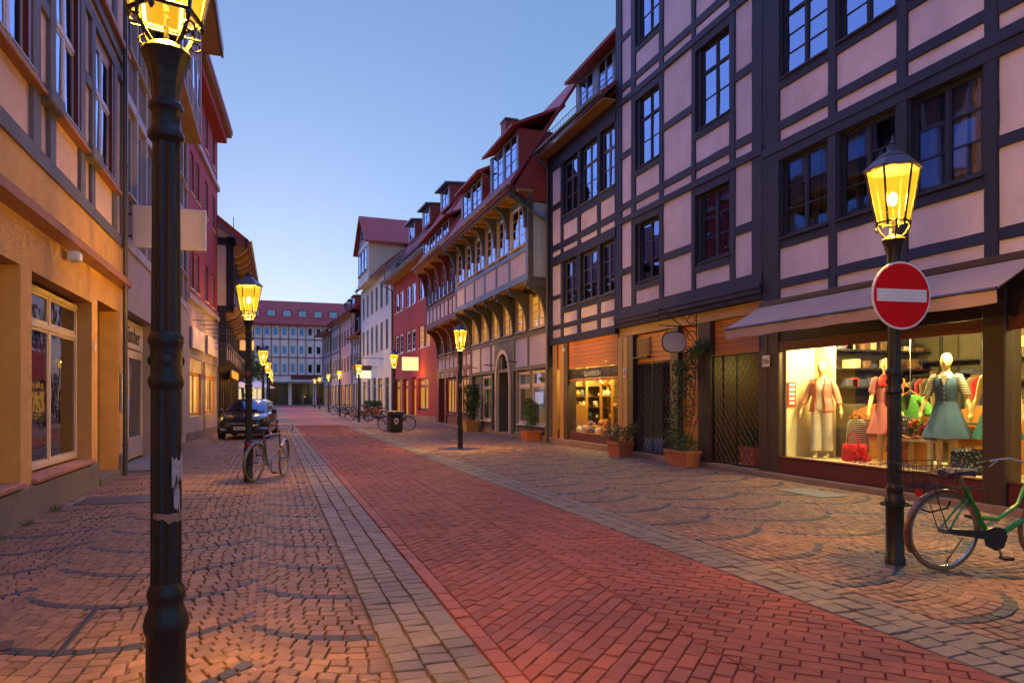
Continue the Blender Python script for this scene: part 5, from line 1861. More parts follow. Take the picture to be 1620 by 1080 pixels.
def disc(r, y0, y1, n=48):
    b = MB()
    b.prism([(math.cos(2 * PI * i / n) * r, math.sin(2 * PI * i / n) * r) for i in range(n)], 1, y0, y1)
    return b


disc(.302, -.01, .0).build('rim', m_ws, ne)
disc(.285, -.014, -.0095).build('face', m_rs, ne)
MB().box(-.255, .255, -.0175, -.0135, -.055, .055).build('bar', m_ws, ne)
for k in range(3):
    MB().box(-.255, .255, -.0185, -.017, -.03 + k * .028, -.0285 + k * .028).build('groove', m_zinc, ne)
MB().ring((0, .09, -.2), .068, .008, 2, 20, 5).build('clamp', m_zinc, ne)
MB().ring((0, .09, .2), .068, .008, 2, 20, 5).build('clamp', m_zinc, ne)
MB().box(-.02, .02, 0, .03, -.28, .28).build('back_rail', m_zinc, ne)

# ------------------------------------------------------------------ hanging oval sign
hs = thing('hanging_sign', 'blank oval sign hung from a scrolled iron bracket between the lattice gates', 'sign', (9.0, 13.4, 2.5), -PI / 2)
n = 40
ov = [(-.60 + .29 * abs(math.cos(a)) ** .7 * (1 if math.cos(a) > 0 else -1), .26 + .215 * abs(math.sin(a)) ** .8 * (1 if math.sin(a) > 0 else -1)) for a in [2 * PI * i / n for i in range(n)]]
ov2 = [(-.60 + (p[0] + .60) * 1.07, .26 + (p[1] - .26) * 1.09) for p in ov]
MB().prism(ov2, 0, -.015, .015).build('rim', m_iron, hs)
MB().prism(ov, 0, -.02, .02).build('face', mat('pale_lilac_enamel', (.50, .42, .46), .4, .04, 3, 0), hs)


def scroll(cx, cz, r, t0, t1, n=26, grow=.5, sx=1):
    return [(0, cx + sx * r * (1 - grow * i / n) * math.cos(t0 + (t1 - t0) * i / n), cz + r * (1 - grow * i / n) * math.sin(t0 + (t1 - t0) * i / n)) for i in range(n + 1)]


b = MB()
b.tube([(0, 0, .62), (0, -1.0, .62)], .012, 6)
b.tube([(0, 0, .15), (0, -.06, .3), (0, -.25, .52), (0, -.55, .72), (0, -.85, .95), (0, -1.0, .98)], .011, 6)
b.tube(scroll(-.16, .40, .14, 0, 5.5), .010, 5)
b.tube(scroll(-.16, .80, .13, PI, 6.5 + PI), .010, 5)
b.tube(scroll(-.92, .84, .12, 0, -5.5), .010, 5)
b.tube(scroll(-.42, .84, .12, PI, PI - 5), .009, 5)
b.tube([(0, -.02, .0), (0, -.02, 1.0)], .012, 6)
for y in (-.42, -.78):
    b.tube([(0, y, .46), (0, y, .62)], .007, 5)
b.build('bracket', m_iron, hs)

# ------------------------------------------------------------------ bicycles
m_tyre = mat('black_rubber', (.02, .018, .016), .8, .2, 20, .1)
m_tan = mat('tan_tyre', (.20, .10, .04), .75, .2, 20, .1)
m_chrome = mat('scuffed_chrome', (.45, .42, .40), .25, .15, 14, 0, metal=.9)
m_saddle = mat('dark_purple_vinyl', (.05, .035, .065), .5, .15, 14, .1)
m_bfr_g = mat('green_bike_enamel', (.015, .24, .02), .3, .15, 8, 0, spec=.6)
m_bfr_s = mat('silver_bike_enamel', (.22, .22, .23), .35, .1, 8, 0, metal=.5)
m_bfr_k = mat('black_bike_enamel', (.02, .02, .024), .35, .1, 8, 0)
m_cop = mat('coppery_mudguard', (.20, .10, .07), .35, .25, 10, 0, metal=.5)
m_redl = mat('red_reflector', (.6, .01, .01), .3, 0, 3, 0)


def bicycle(label, loc, heading, frm, lady=True, lean=0, basket=True, tyre=None, guard=True, group=None, drop=False, steer=0):
    t = thing('bicycle', label, 'bicycle', loc, 0, group)
    t.rotation_euler = (lean, 0, heading)
    R0 = .345
    xr, xf = -.53, .56
    bb = (-.08, 0, .28)
    st = (-.24, 0, .80) if not lady else (-.33, 0, .72)
    sb = 0 if not lady else -.13
    hd0, hd1 = (.40, 0, .56), (.33, 0, .86)
    for x, nm in ((xr, 'rear'), (xf, 'front')):
        sp = MB()
        sp.tube([(0, -.05, 0), (0, .05, 0)], .018, 8)
        for k in range(18):
            a = 2 * PI * k / 18
            sp.tube([(0, .025 * (1 if k % 2 else -1), 0), (math.cos(a) * (R0 - .035), 0, math.sin(a) * (R0 - .035))], .0016, 3, False)
        rz = steer if nm == 'front' else 0
        w_ = sp.build('wheel', m_chrome, t, loc=(x, 0, R0), rot=(0, 0, rz))
        MB().ring((0, 0, 0), R0 - .034, .011, 1, 36, 6).build('rim', m_chrome, w_)
        MB().ring((0, 0, 0), R0 - .017, .018, 1, 40, 8).build('tyre', tyre or m_tyre, w_, True)
        f = MB()
        a0, a1 = (.35, PI + .5) if nm == 'rear' else (.1, PI * .75)
        pts = [(math.cos(a0 + (a1 - a0) * i / 18) * (R0 + .022), math.sin(a0 + (a1 - a0) * i / 18) * (R0 + .022)) for i in range(19)]
        for i in range(18):
            p, q_ = pts[i], pts[i + 1]
            for (ya, yb_, ka, kb) in ((-.03, -.012, .985, 1), (-.012, .012, 1, 1), (.012, .03, 1, .985)):
                f.quad((p[0] * ka, ya, p[1] * ka), (q_[0] * ka, ya, q_[1] * ka), (q_[0] * kb, yb_, q_[1] * kb), (p[0] * kb, yb_, p[1] * kb))
        f.build('mudguard', (m_cop if frm is m_bfr_g else m_bfr_k if guard else frm), t, loc=(x, 0, R0), rot=(0, 0, rz))
    b = MB()
    if lady:
        b.tube([hd0, (.25, 0, .42), (.08, 0, .33), bb], .027, 10)
        b.tube([hd1, (.2, 0, .56), (-.0, 0, .43), (-.17, 0, .45)], .017, 8)
    else:
        b.tube([hd0, bb], .018, 10)
        b.tube([(.34, 0, .83), (-.215, 0, .80)], .016, 10)
    b.tube([bb, st], .021, 10)
    b.tube([hd0, (.315, 0, .90)], .02, 10)
    for s in (-1, 1):
        b.tube([bb, (xr, s * .055, R0)], .010, 6)
        b.tube([(st[0] + .03, s * .01, st[2] - .08), (xr, s * .055, R0)], .009, 6)
    b.tube([(bb[0], -.04, bb[2]), (bb[0], .04, bb[2])], .024, 10)
    b.build('frame', frm, t, True)
    fk = MB()
    for s in (-1, 1):
        fk.tube([(.405, s * .02, .55), (.42, s * .05, .5), (.50, s * .052, .40), (xf, s * .052, R0)], [.014, .013, .011, .009], 6)
    fk.build('fork', frm, t, True)
    MB().tube([st, (-.262 + sb, 0, .92 - (.08 if lady else 0))], .013, 8).build('seat_post', m_chrome, t)
    sd = []
    for (x, wd, z) in ((-.42, .065, .95), (-.39, .095, .965), (-.33, .10, .97), (-.25, .06, .968), (-.18, .03, .965), (-.12, .022, .96), (-.10, .012, .955)):
        sd.append([(x, math.cos(a) * wd, z + math.sin(a) * (.025 if math.sin(a) > 0 else .045) - (.0)) for a in [2 * PI * i / 12 for i in range(12)]])
    MB().loft(sd).build('saddle', m_saddle, t, True, loc=(sb, 0, -.10 if lady else -.02))
    h = MB()
    if drop:
        h.tube([(.315, 0, .9), (.30, 0, .97), (.36, 0, 1.0)], .012, 8)
        for s in (-1, 1):
            h.tube([(.36, 0, 1.0), (.36, s * .19, 1.0), (.42, s * .21, 1.0), (.45, s * .21, .94), (.42, s * .21, .88), (.34, s * .21, .87)], .012, 8)
    else:
        h.tube([(.315, 0, .9), (.295, 0, 1.0)], .013, 8)
        for s in (-1, 1):
            h.tube([(.295, 0, 1.0), (.33, s * .08, 1.03), (.32, s * .2, 1.05), (.22, s * .27, 1.03), (.10, s * .27, 1.0)], .011, 8)
    hz = -.11 if lady else 0
    h.build('handlebar', m_chrome, t, True, loc=(0, 0, hz))
    for s in (-1, 1):
        if not drop:
            MB().tube([(.16, s * .27, 1.016), (.03, s * .275, .985)], .016, 8).build('grip', m_tyre, t, True, loc=(0, 0, hz))
            MB().tube([(.22, s * .25, 1.02), (.12, s * .23, .97)], .006, 5).build('brake_lever', m_chrome, t, loc=(0, 0, hz))
    c = MB()
    c.ring((bb[0], -.05, bb[2]), .085, .008, 1, 20, 5)
    for k in range(5):
        a = k * 1.257
        c.tube([(bb[0], -.05, bb[2]), (bb[0] + math.cos(a) * .085, -.05, bb[2] + math.sin(a) * .085)], .006, 4)
    cr = c.build('chainring', m_chrome, t)
    for s, a in ((-1, -1.2), (1, 1.94)):
        p = (bb[0] + math.cos(a) * .17, s * .075, bb[2] + math.sin(a) * .17)
        MB().tube([(bb[0], s * .065, bb[2]), p], .010, 6).build('crank', m_chrome, t)
        MB().box(p[0] - .045, p[0] + .045, p[1] + s * .01, p[1] + s * .09, p[2] - .012, p[2] + .012, .004).build('pedal', m_tyre, t)
    if guard:
        g = [(bb[0] + .115, bb[2] + .02), (bb[0] + .08, bb[2] + .085), (bb[0] + .0, bb[2] + .105), (bb[0] - .12, bb[2] + .075), (xr, R0 + .035), (xr - .03, R0), (xr + .05, R0 - .02), (bb[0] - .10, bb[2] + .0), (bb[0] - .09, bb[2] - .06), (bb[0] - .0, bb[2] - .105), (bb[0] + .08, bb[2] - .08)]
        MB().prism(g, 1, -.078, -.062).build('chain_guard', m_bfr_k, t)
    k_ = MB()
    for s in (-1, 1):
        k_.tube([(-.18, s * .05, .715), (-.75, s * .06, .735)], .006, 5)
        k_.tube([(-.68, s * .06, .73), (xr, s * .06, R0)], .005, 5)
    for x in (-.3, -.45, -.6, -.75):
        k_.tube([(x, -.06, .725), (x, .06, .725)], .005, 5)
    k_.build('rack', m_bfr_k, t)
    MB().box(-.79, -.765, -.035, .035, .66, .72, .008).build('tail_light', m_redl, t)
    MB().tube([(-.30, .04, .27), (-.36, .16, .02)], .008, 5).build('kickstand', m_chrome, t)
    if basket:
        w_ = MB()
        for z, e in ((.75, 0), (.85, .02), (.95, .04)):
            w_.tube([(-.32 + e, -.13 - e, z), (-.32 + e, .13 + e, z), (-.72 - e, .13 + e, z), (-.72 - e, -.13 - e, z), (-.32 + e, -.13 - e, z)], .004, 4)
        for i in range(9):
            x = -.32 - i * .05
            for s in (-1, 1):
                w_.tube([(x, s * .13, .75), (x + (.02 if i < 4 else -.02), s * .17, .95)], .0025, 4)
        for i in range(7):
            y = -.13 + i * .0433
            w_.tube([(-.32, y, .75), (-.28, y * 1.3, .95)], .0025, 4)
            w_.tube([(-.72, y, .75), (-.76, y * 1.3, .95)], .0025, 4)
            w_.tube([(-.32, y, .75), (-.72, y, .75)], .0025, 4)
        w_.build('basket', m_bfr_k, t, loc=(-.22, 0, -.01))
    return t


hd = rad(-10)
gbx, gby = 5.50 + .53 * math.cos(hd), 4.50 + .53 * math.sin(hd)
gb = bicycle('green step-through bicycle with wire basket locked beside the no-entry lamp', (gbx, gby, .012), hd, m_bfr_g, True, rad(2), True, m_tan)
lk = MB()
lk.tube([(5.33 + .12 * math.cos(a), 4.83 + .12 * math.sin(a), .55) for a in [2 * PI * i / 20 for i in range(21)]], .009, 6)
lk.tube([(5.42, 4.76, .55), (5.5, 4.62, .5), (5.56, 4.5, .55), (5.52, 4.44, .62)], .009, 6)
o = lk.build('cable_lock', m_tyre, gb)
o.matrix_parent_inverse = (Matrix.Translation(gb.location) @ gb.rotation_euler.to_matrix().to_4x4()).inverted()
h2 = rad(62)
bicycle('silver bicycle with drop bars propped on the lamp by the ochre house', (-.33 + .53 * math.cos(h2), 13.35 + .53 * math.sin(h2), .012), h2, m_bfr_s, False, rad(3), False, m_tan, False, drop=True, steer=.25)
bicycle('dark bicycle parked behind the black litter bin', (5.45, 32.45, .012), rad(-12), m_bfr_k, True, rad(3), True)
for k, (x, y, a, m_, ld) in enumerate(((6.05, 43.3, 2.6, m_bfr_k, True), (5.2, 45.5, -.3, m_bfr_s, False), (5.8, 47.6, 2.8, m_bfr_k, True), (5.3, 52.0, -.2, m_bfr_k, False), (6.3, 54, 2.9, m_bfr_s, True), (5.2, 58, .2, m_bfr_k, True), (6.2, 44.6, .4, m_bfr_s, True))):
    bicycle('%s %s bicycle parked in the cluster before the plastered houses' % ('silver' if m_ is m_bfr_s else 'black', 'step-through' if ld else 'crossbar'), (x, y, gz(y) + .012), a, m_, ld, rad(3), False, group='bicycles parked along the plastered houses')

# ------------------------------------------------------------------ litter bin
bn = thing('litter_bin', 'square black litter bin with a white shield emblem', 'litter bin', (5.22, 31.55, .0), rad(4))
m_bin = mat('dark_brown_bin_steel', (.03, .025, .022), .5, .2, 10, .1)
MB().loft([[(sx * w_, sy * w_, z) for sx, sy in ((-1, -1), (1, -1), (1, 1), (-1, 1))] for w_, z in ((.25, .0), (.25, .05), (.28, .06), (.30, .82), (.27, .83))]).build('body', m_bin, bn)
MB().loft([[(sx * w_, sy * w_, z) for sx, sy in ((-1, -1), (1, -1), (1, 1), (-1, 1))] for w_, z in ((.37, .84), (.38, .88), (.36, .94), (.10, .97))]).build('lid', m_gdark, bn)
MB().box(-.22, .22, -.305, -.27, .68, .8, .01).build('slot', m_black, bn)
shd = [(-.09, .62), (-.1, .5), (-.06, .4), (0, .36), (.06, .4), (.1, .5), (.09, .62), (0, .65)]
MB().prism(shd, 1, -.312, -.29).build('emblem', m_white, bn)
MB().prism([(p[0] * .55, .5 + (p[1] - .5) * .55) for p in shd], 1, -.316, -.30).build('emblem_charge', m_redl, bn)

# ------------------------------------------------------------------ parked car
car = thing('parked_car', 'dark hatchback parked facing the camera on the setts', 'car', (-.86, 29.4, .012), rad(-97))
m_car = mat('black_car_paint', (.014, .013, .016), .12, .1, 4, 0, spec=.8)
m_carg = glass('car_glass', (.25, .28, .3), .12, .6, .01, 0, gcol=(.4, .65, 1))
# body as lofted sections along x (front = +x)
sec = [(2.02, .35, .58, .62), (1.98, .22, .74, .70), (1.85, .20, .82, .80), (1.4, .19, .90, .86), (1.0, .19, .97, .875), (.6, .19, 1.0, .885), (-.6, .19, 1.02, .89), (-1.4, .2, 1.04, .87), (-1.85, .24, 1.02, .82), (-2.02, .38, .95, .72)]
rings = []
for (x, zb, zt, hw) in sec:
    rings.append([(x, -hw * .92, zb), (x, -hw, zb + .12), (x, -hw, (zb + zt) * .52), (x, -hw * .97, zt - .06), (x, -hw * .86, zt), (x, -hw * .4, zt + .025), (x, hw * .4, zt + .025), (x, hw * .86, zt), (x, hw * .97, zt - .06), (x, hw, (zb + zt) * .52), (x, hw, zb + .12), (x, hw * .92, zb)])
MB().loft(rings).build('body', m_car, car, 50)
cab = [(1.02, .95, .99, .78), (.35, .95, 1.38, .66), (.0, .95, 1.46, .62), (-.7, .95, 1.49, .62), (-1.3, .95, 1.42, .62), (-1.75, .95, 1.02, .70)]
rg = []
for (x, zb, zt, hw) in cab:
    rg.append([(x, -.80, zb), (x, -hw - .02, zt - .05), (x, -hw * .8, zt), (x, 0, zt + .02), (x, hw * .8, zt), (x, hw + .02, zt - .05), (x, .80, zb)])
MB().loft(rg).build('roof', m_car, car, 40)
MB().add([(1.0, -.70, 1.005), (1.0, .70, 1.005), (.38, .60, 1.385), (.38, -.60, 1.385)], [(0, 1, 2, 3)]).build('windscreen', m_carg, car, loc=(.02, 0, .012))
for s in (-1, 1):
    MB().add([(.85, s * .795, 1.02), (.25, s * .705, 1.33), (-.6, s * .69, 1.42), (-1.2, s * .69, 1.36), (-1.5, s * .76, 1.06)], [(0, 1, 2, 3, 4)]).build('side_window', m_carg, car, loc=(0, s * .02, 0))
    hl = MB().loft([[(1.93 - .02, s * .52, .62), (1.9, s * .52, .74), (1.78, s * .80, .80), (1.80, s * .80, .66)], [(2.0, s * .52, .62), (1.97, s * .52, .735), (1.83, s * .805, .79), (1.87, s * .805, .66)]])
    hl.build('headlight', mat('headlight_glass', (.5, .5, .5), .08, .5, 40, 0, metal=.8), car)
    mi = MB().box(.62, .78, s * .90, s * 1.08, .95, 1.1, .03)
    mi.build('wing_mirror', m_car, car)
    MB().box(2.0, 2.02, s * .5, s * .72, .33, .43, .01).build('fog_light', m_chrome, car)
    for x in (1.32, -1.28):
        w_ = MB().lathe([(.30, -.1), (.315, -.08), (.315, .08), (.30, .1), (.2, .1), (.2, .08)], 24)
        w_.xf(Matrix.Translation((x, s * .80, .315)) @ Matrix.Rotation(-s * PI / 2, 4, 'X'))
        tw = w_.build('wheel', m_tyre, car, True)
        r_ = MB().lathe([(.2, .085), (.2, .1), (.05, .115), (.02, .12)], 10)
        r_.xf(Matrix.Translation((x, s * .80, .315)) @ Matrix.Rotation(-s * PI / 2, 4, 'X'))
        r_.build('rim', m_chrome, tw)
MB().box(1.97, 2.035, -.42, .42, .50, .58, .01).build('grille', m_black, car)
MB().box(1.97, 2.04, -.4, .4, .565, .585, .005).build('grille_bar', m_chrome, car)
MB().box(2.02, 2.045, -.26, .26, .36, .47, .004).build('number_plate', m_white, car)
MB().box(1.99, 2.03, -.55, .55, .24, .33, .01).build('lower_grille', m_black, car)
for k in range(5):
    MB().box(2.044, 2.048, -.2 + k * .085, -.15 + k * .085, .385, .445).build('plate_lettering', m_black, car)

# ------------------------------------------------------------------ plants in pots
m_terra = mat('terracotta', (.42, .13, .06), .8, .2, 9, .2, 40)


def trough(t, w_, d_, h, m=None):
    b = MB()
    rr = []
    for (kx, ky, z) in ((w_ * .42, d_ * .40, 0), (w_ * .47, d_ * .46, h * .8), (w_ * .5, d_ * .5, h * .82), (w_ * .5, d_ * .5, h), (w_ * .45, d_ * .44, h), (w_ * .45, d_ * .44, h * .88)):
        c = min(kx, ky) * .12
        rr.append([(-kx + c, -ky, z), (kx - c, -ky, z), (kx, -ky + c, z), (kx, ky - c, z), (kx - c, ky, z), (-kx + c, ky, z), (-kx, ky - c, z), (-kx, -ky + c, z)])
    b.loft(rr)
    return b.build('pot', m or m_terra, t)


def shrub(t, n, cs, s0, s1, sd, m, stems):
    b = MB()
    for s in stems:
        b.tube(s, [.012] * (len(s) - 1) + [.004], 5)
    b.build('stem', m_bark, t)
    leaf_cloud(n, lambda r: blob(r, cs), s0, s1, sd).build('foliage', m, t)


t = thing('potted_climber', 'long terracotta trough with a climbing vine between the lattice gates', 'potted plant', (8.62, 13.42, .012), -PI / 2)
trough(t, .95, .42, .36)
vs_ = [((0.0 - .1, 0, .55, .28), (.25, 0, .5, .25), (-.3, 0, .6, .3), (-.2, .1, 1.0, .35), (-.3, .15, 1.4, .38), (-.32, .2, 1.8, .3), (-.2, .25, 2.1, .28), (-.05, .25, 2.45, .22), (.15, .3, 2.55, .2), (.3, .3, 2.65, .18), (-.4, .2, 2.2, .2))][0]
shrub(t, 2600, vs_, .022, .05, 4, m_leaf, [[(-.1, 0, .3), (-.2, .1, 1.0), (-.25, .2, 1.8), (0, .28, 2.5), (.35, .3, 2.7)], [(.1, 0, .3), (.12, .2, 1.2), (.1, .3, 2.2), (.05, .3, 2.7)], [(.2, 0, .3), (.3, .3, 1.4), (.28, .3, 2.6)]])
t = thing('potted_shrub', 'square terracotta pot with a straggly shrub before the bead shop', 'potted plant', (8.55, 16.2, .012), -PI / 2 + .1)
trough(t, .62, .5, .38)
shrub(t, 900, ((0, 0, .55, .25), (-.3, 0, .62, .25), (-.55, 0, .6, .22), (.25, .1, .6, .2), (.4, .1, .75, .15)), .02, .05, 9, mat('yellow_green_foliage', (.13, .12, .03), .6, .4, 5, 0, rnd=.3), [[(0, 0, .3), (-.2, 0, .6), (-.6, 0, .7)], [(0, 0, .3), (.2, .05, .6), (.4, .1, .8)]])
t = thing('potted_bush', 'octagonal terracotta pot with an upright leafy bush by the downpipe', 'potted plant', (8.72, 23.3, .012), -PI / 2)
trough(t, .72, .62, .36)
shrub(t, 1500, ((0, 0, .6, .3), (-.1, 0, .95, .3), (.1, 0, 1.2, .25), (-.25, 0, 1.35, .2), (.2, 0, .8, .25), (-.2, 0, 1.05, .2)), .025, .06, 12, m_leaf, [[(0, 0, .3), (-.05, 0, .9), (-.2, 0, 1.5)], [(0, 0, .3), (.1, 0, .9), (.1, 0, 1.4)]])
t = thing('potted_oleander', 'wooden tub with a tall slender-leaved plant left of the arch doorway', 'potted plant', (8.62, 30.9, .012), -PI / 2)
trough(t, .85, .7, .5, m_wood_w)
shrub(t, 1500, ((0, 0, .9, .4), (-.1, 0, 1.4, .4), (.3, 0, 1.2, .35), (.5, 0, 1.6, .3), (-.3, 0, 1.9, .3), (.65, 0, 1.95, .25)), .04, .09, 13, m_leaf2, [[(0, 0, .4), (-.1, 0, 1.2), (-.25, 0, 2.0)], [(0, 0, .4), (.3, 0, 1.2), (.65, 0, 2.0)]])
for k, (x, y) in enumerate(((8.0, 58.3), (7.9, 60.6))):
    t = thing('potted_bush', 'low round bush in a terracotta tub before the cream plastered house', 'potted plant', (x, y, gz(y)), 0, 'tubs before the cream house')
    trough(t, .9, .8, .5)
    shrub(t, 900, ((0, 0, .75, .45), (.3, 0, .8, .4), (-.3, 0, .8, .4)), .05, .11, 20 + k, m_leaf2, [[(0, 0, .4), (0, 0, .9)]])
t = thing('potted_bush', 'small potted bush standing behind the second lattice gate', 'potted plant', (9.5, 12.1, .1), -PI / 2)
trough(t, .5, .42, .4, mat('pink_patterned_pot', (.45, .12, .09), .7, .3, 25, 0))
shrub(t, 500, ((0, 0, .55, .25), (.1, 0, .65, .2)), .03, .06, 30, m_leaf2, [[(0, 0, .3), (0, 0, .6)]])

# ------------------------------------------------------------------ small things on the ground
dc = thing('drain_cover', 'dark metal cover set in the setts before the ochre house', 'drain cover', (-2.1, 11.6, .008))
MB().box(-.55, .45, -.4, .4, 0, .012, .004).build('plate', mat('dull_steel', (.07, .07, .085), .5, .2, 12, .1, metal=.5), dc)
MB().box(-.62, -.56, -.45, .45, 0, .014, .003).build('frame', m_plate, dc)
MB().box(.46, .52, -.45, .45, 0, .014, .003).build('frame', m_plate, dc)
gr_ = thing('gutter_channel', 'narrow slotted drain channel crossing the setts beside the lamp post', 'drain', (-1.19, 5.17, .012), rad(0))
for s in (-1, 1):
    MB().box(s * .016 - .004, s * .016 + .004, -.5, .5, 0, .006).build('edge', m_zinc, gr_)
MB().box(-.012, .012, -.5, .5, -.005, .001).build('slot', m_black, gr_)
gl_ = thing('gully_grate', 'small square gully grate in the near setts', 'drain cover', (-1.62, 4.95, .012), rad(10))
MB().box(-.13, .13, -.09, .09, 0, .006).build('grate', mat('rusty_grate', (.06, .035, .03), .7), gl_)
sc_ = thing('slab', 'pale cover slab let into the strip of grey setts', 'drain cover', (.9, 16.4, .016))
MB().box(-.26, .26, -.2, .2, 0, .006, .002).build('cover', m_plate, sc_)
sc_ = thing('slab', 'pale cover slab in the setts in front of the dress shop', 'drain cover', (8.1, 8.9, .014))
MB().box(-.3, .3, -.5, .5, 0, .006, .002).build('cover', m_plate, sc_)
for k, (x, y) in enumerate(((-2.72, 8.6), (-2.74, 9.6), (-2.75, 10.8))):
    g = thing('grass_tuft', 'tuft of grass growing at the foot of the grey plinth', 'grass tuft', (x, y, 0), 0, 'tufts along the plinth')
    b = MB()
    rr = random.Random(k)
    for _ in range(40):
        a, l_, d_ = rr.uniform(0, 6.28), rr.uniform(.04, .12), rr.uniform(.02, .08)
        p = Vector((rr.gauss(0, .03), rr.gauss(0, .06), 0))
        b.add([p + Vector((.004, 0, 0)), p - Vector((.004, 0, 0)), p + Vector((math.cos(a) * d_, math.sin(a) * d_, l_))], [(0, 1, 2)])
    b.build('blade', mat('grass_green', (.09, .13, .02), .7, .3, 20, 0), g)
rr = random.Random(77)
b = MB()
for _ in range(90):
    x, y = rr.uniform(-2.6, 8.5), rr.uniform(2.2, 14)
    if rr.random() < .4:
        x, y = rr.uniform(3.7, 5.8), rr.uniform(2.6, 7)
    a, s_ = rr.uniform(0, 6.28), rr.uniform(.008, .028)
    p = Vector((x, y, .022))
    e, g = Vector((math.cos(a), math.sin(a), .1)) * s_, Vector((-math.sin(a), math.cos(a), -.1)) * s_ * .5
    b.add([p - e, p + g, p + e, p - g], [(0, 1, 2, 3)])
b.build('fallen_leaves', mat('dry_leaf', (.36, .20, .09), .8, .4, 9, 0, rnd=.4), kind='stuff')
# ------------------------------------------------------------------ dress shop figures and goods (local frame of the shop: x along, y into the shop)
m_skin = mat('ivory_mannequin', (.85, .66, .30), .35, .05, 4, 0, spec=.5)


def ell(c, rx, ry, n=14):
    return [(c[0] + math.cos(2 * PI * i / n) * rx, c[1] + math.sin(2 * PI * i / n) * ry, c[2]) for i in range(n)]


def fuse(b, vox=.011):
    """Join overlapping body volumes into one continuous surface."""
    me = b.mesh('tmp')
    o = bpy.data.objects.new('tmp', me)
    COL.objects.link(o)
    r = o.modifiers.new('r', 'REMESH')
    r.mode = 'VOXEL'
    r.voxel_size = vox
    s = o.modifiers.new('s', 'SMOOTH')
    s.iterations = 3
    dg = bpy.context.evaluated_depsgraph_get()
    out = bpy.data.meshes.new_from_object(o.evaluated_get(dg))
    bpy.data.objects.remove(o)
    out.polygons.foreach_set('use_smooth', [True] * len(out.polygons))
    return out


def mannequin(label, loc, rz, arm=.12, step=.05, hair=False, bend=0, wig=None):
    t = thing('mannequin', label, 'mannequin', loc, rz)
    b = MB()
    # faces -y; trunk, neck, head
    b.loft([ell((0, 0, z), rx, ry) for z, rx, ry in ((.80, .10, .09), (.84, .155, .105), (.92, .165, .11), (1.02, .14, .095), (1.08, .125, .085), (1.18, .14, .095), (1.28, .155, .105), (1.36, .165, .095), (1.42, .15, .075), (1.46, .075, .06), (1.50, .052, .052), (1.55, .05, .052))])
    b.loft([ell((0, y, z), rx, ry) for z, rx, ry, y in ((1.53, .03, .035, -.02), (1.555, .05, .06, -.02), (1.60, .068, .085, -.01), (1.66, .075, .095, 0), (1.71, .073, .092, .005), (1.75, .055, .07, .01), (1.775, .02, .03, .01))])
    b.tube([(0, -.09, 1.66), (0, -.118, 1.625), (0, -.09, 1.615)], [.008, .013, .008], 6)
    b.tube([(-.025, -.088, 1.588), (.025, -.088, 1.588)], .008, 5)
    for s in (-1, 1):
        b.tube([(s * .074, .0, 1.63), (s * .078, .005, 1.67)], .012, 6)
        fx, fy = s * .085, (step if s > 0 else -step)
        b.tube([(s * .085, 0, .88), (s * .088, -.01 + fy * .3, .68), (s * .085, -.015 + fy * .6, .48), (s * .085, .0 + fy * .8, .40), (s * .085, .015 + fy, .28), (s * .083, .01 + fy, .10), (s * .083, .0 + fy, .05)], [.09, .078, .058, .052, .054, .034, .036], 12)
        b.loft([[(s * .083 + math.cos(a) * w_, fy + y, .03 + .028 * k + math.sin(a) * h_) for a in [2 * PI * i / 8 for i in range(8)]] for y, w_, h_, k in ((.06, .022, .025, .3), (.02, .035, .036, .6), (-.06, .04, .026, .2), (-.13, .034, .016, -.2), (-.165, .015, .008, -.3))])
        sh = (s * .185, 0, 1.38)
        el = (s * (.21 + arm * .5), .01, 1.11)
        wr = (s * (.23 + arm), -.06 - bend, .88)
        b.tube([(s * .13, 0, 1.39), sh, ((sh[0] + el[0]) / 2, .01, 1.25), el, ((el[0] + wr[0]) / 2, -.03 - bend * .5, 1.0), wr], [.05, .05, .043, .036, .034, .024], 10)
        dx = Vector((s * .08, -.25, -1)).normalized()
        p = Vector(wr)
        b.tube([p, p + dx * .04, p + dx * .085], [.022, .033, .03], 8)
        for k, (off, l) in enumerate(((-.024, .065), (-.008, .075), (.008, .072), (.022, .058))):
            q_ = p + dx * .08 + Vector((0, off, 0))
            b.tube([q_, q_ + dx * l * .6, q_ + dx * l + Vector((-s * .012, 0, 0))], [.0095, .009, .006], 6)
        q_ = p + dx * .03 + Vector((0, -.02, 0))
        b.tube([q_, q_ + Vector((0, -.03, -.03)), q_ + Vector((0, -.035, -.06))], [.012, .010, .007], 6)
    me = fuse(b)
    me.materials.append(m_skin)
    link('body', me, t)
    return t


def garment(t, name, rings, m, pleat=0, n=36, x0=0):
    b = MB()
    rr = []
    for (z, rx, ry, k, y) in rings:
        rr.append([((1 + pleat * k * math.sin(9 * a)) * math.cos(a) * rx + x0, y + (1 + pleat * k * math.sin(9 * a)) * math.sin(a) * ry, z) for a in [2 * PI * i / n for i in range(n)]])
    b.loft(rr, False)
    return b.build(name, m, t, 60)


def sleeve(t, s, arm, m, end, r=1.0, bend=0):
    sh = Vector((s * .17, 0, 1.40))
    el = Vector((s * (.21 + arm * .5), .01, 1.11))
    wr = Vector((s * (.23 + arm), -.06 - bend, .88))
    pts = [Vector((s * .12, 0, 1.41)), sh, (sh + el) / 2 + Vector((0, .01, 0)), el]
    rs = [.055, .062, .056 * r, .052 * r]
    if end > 1:
        pts.append(el + (wr - el) * (end - 1))
        rs.append(.046 * r)
    else:
        pts[3] = sh + (el - sh) * end
    MB().tube(pts, rs, 12, False).build('sleeve', m, t, 60)


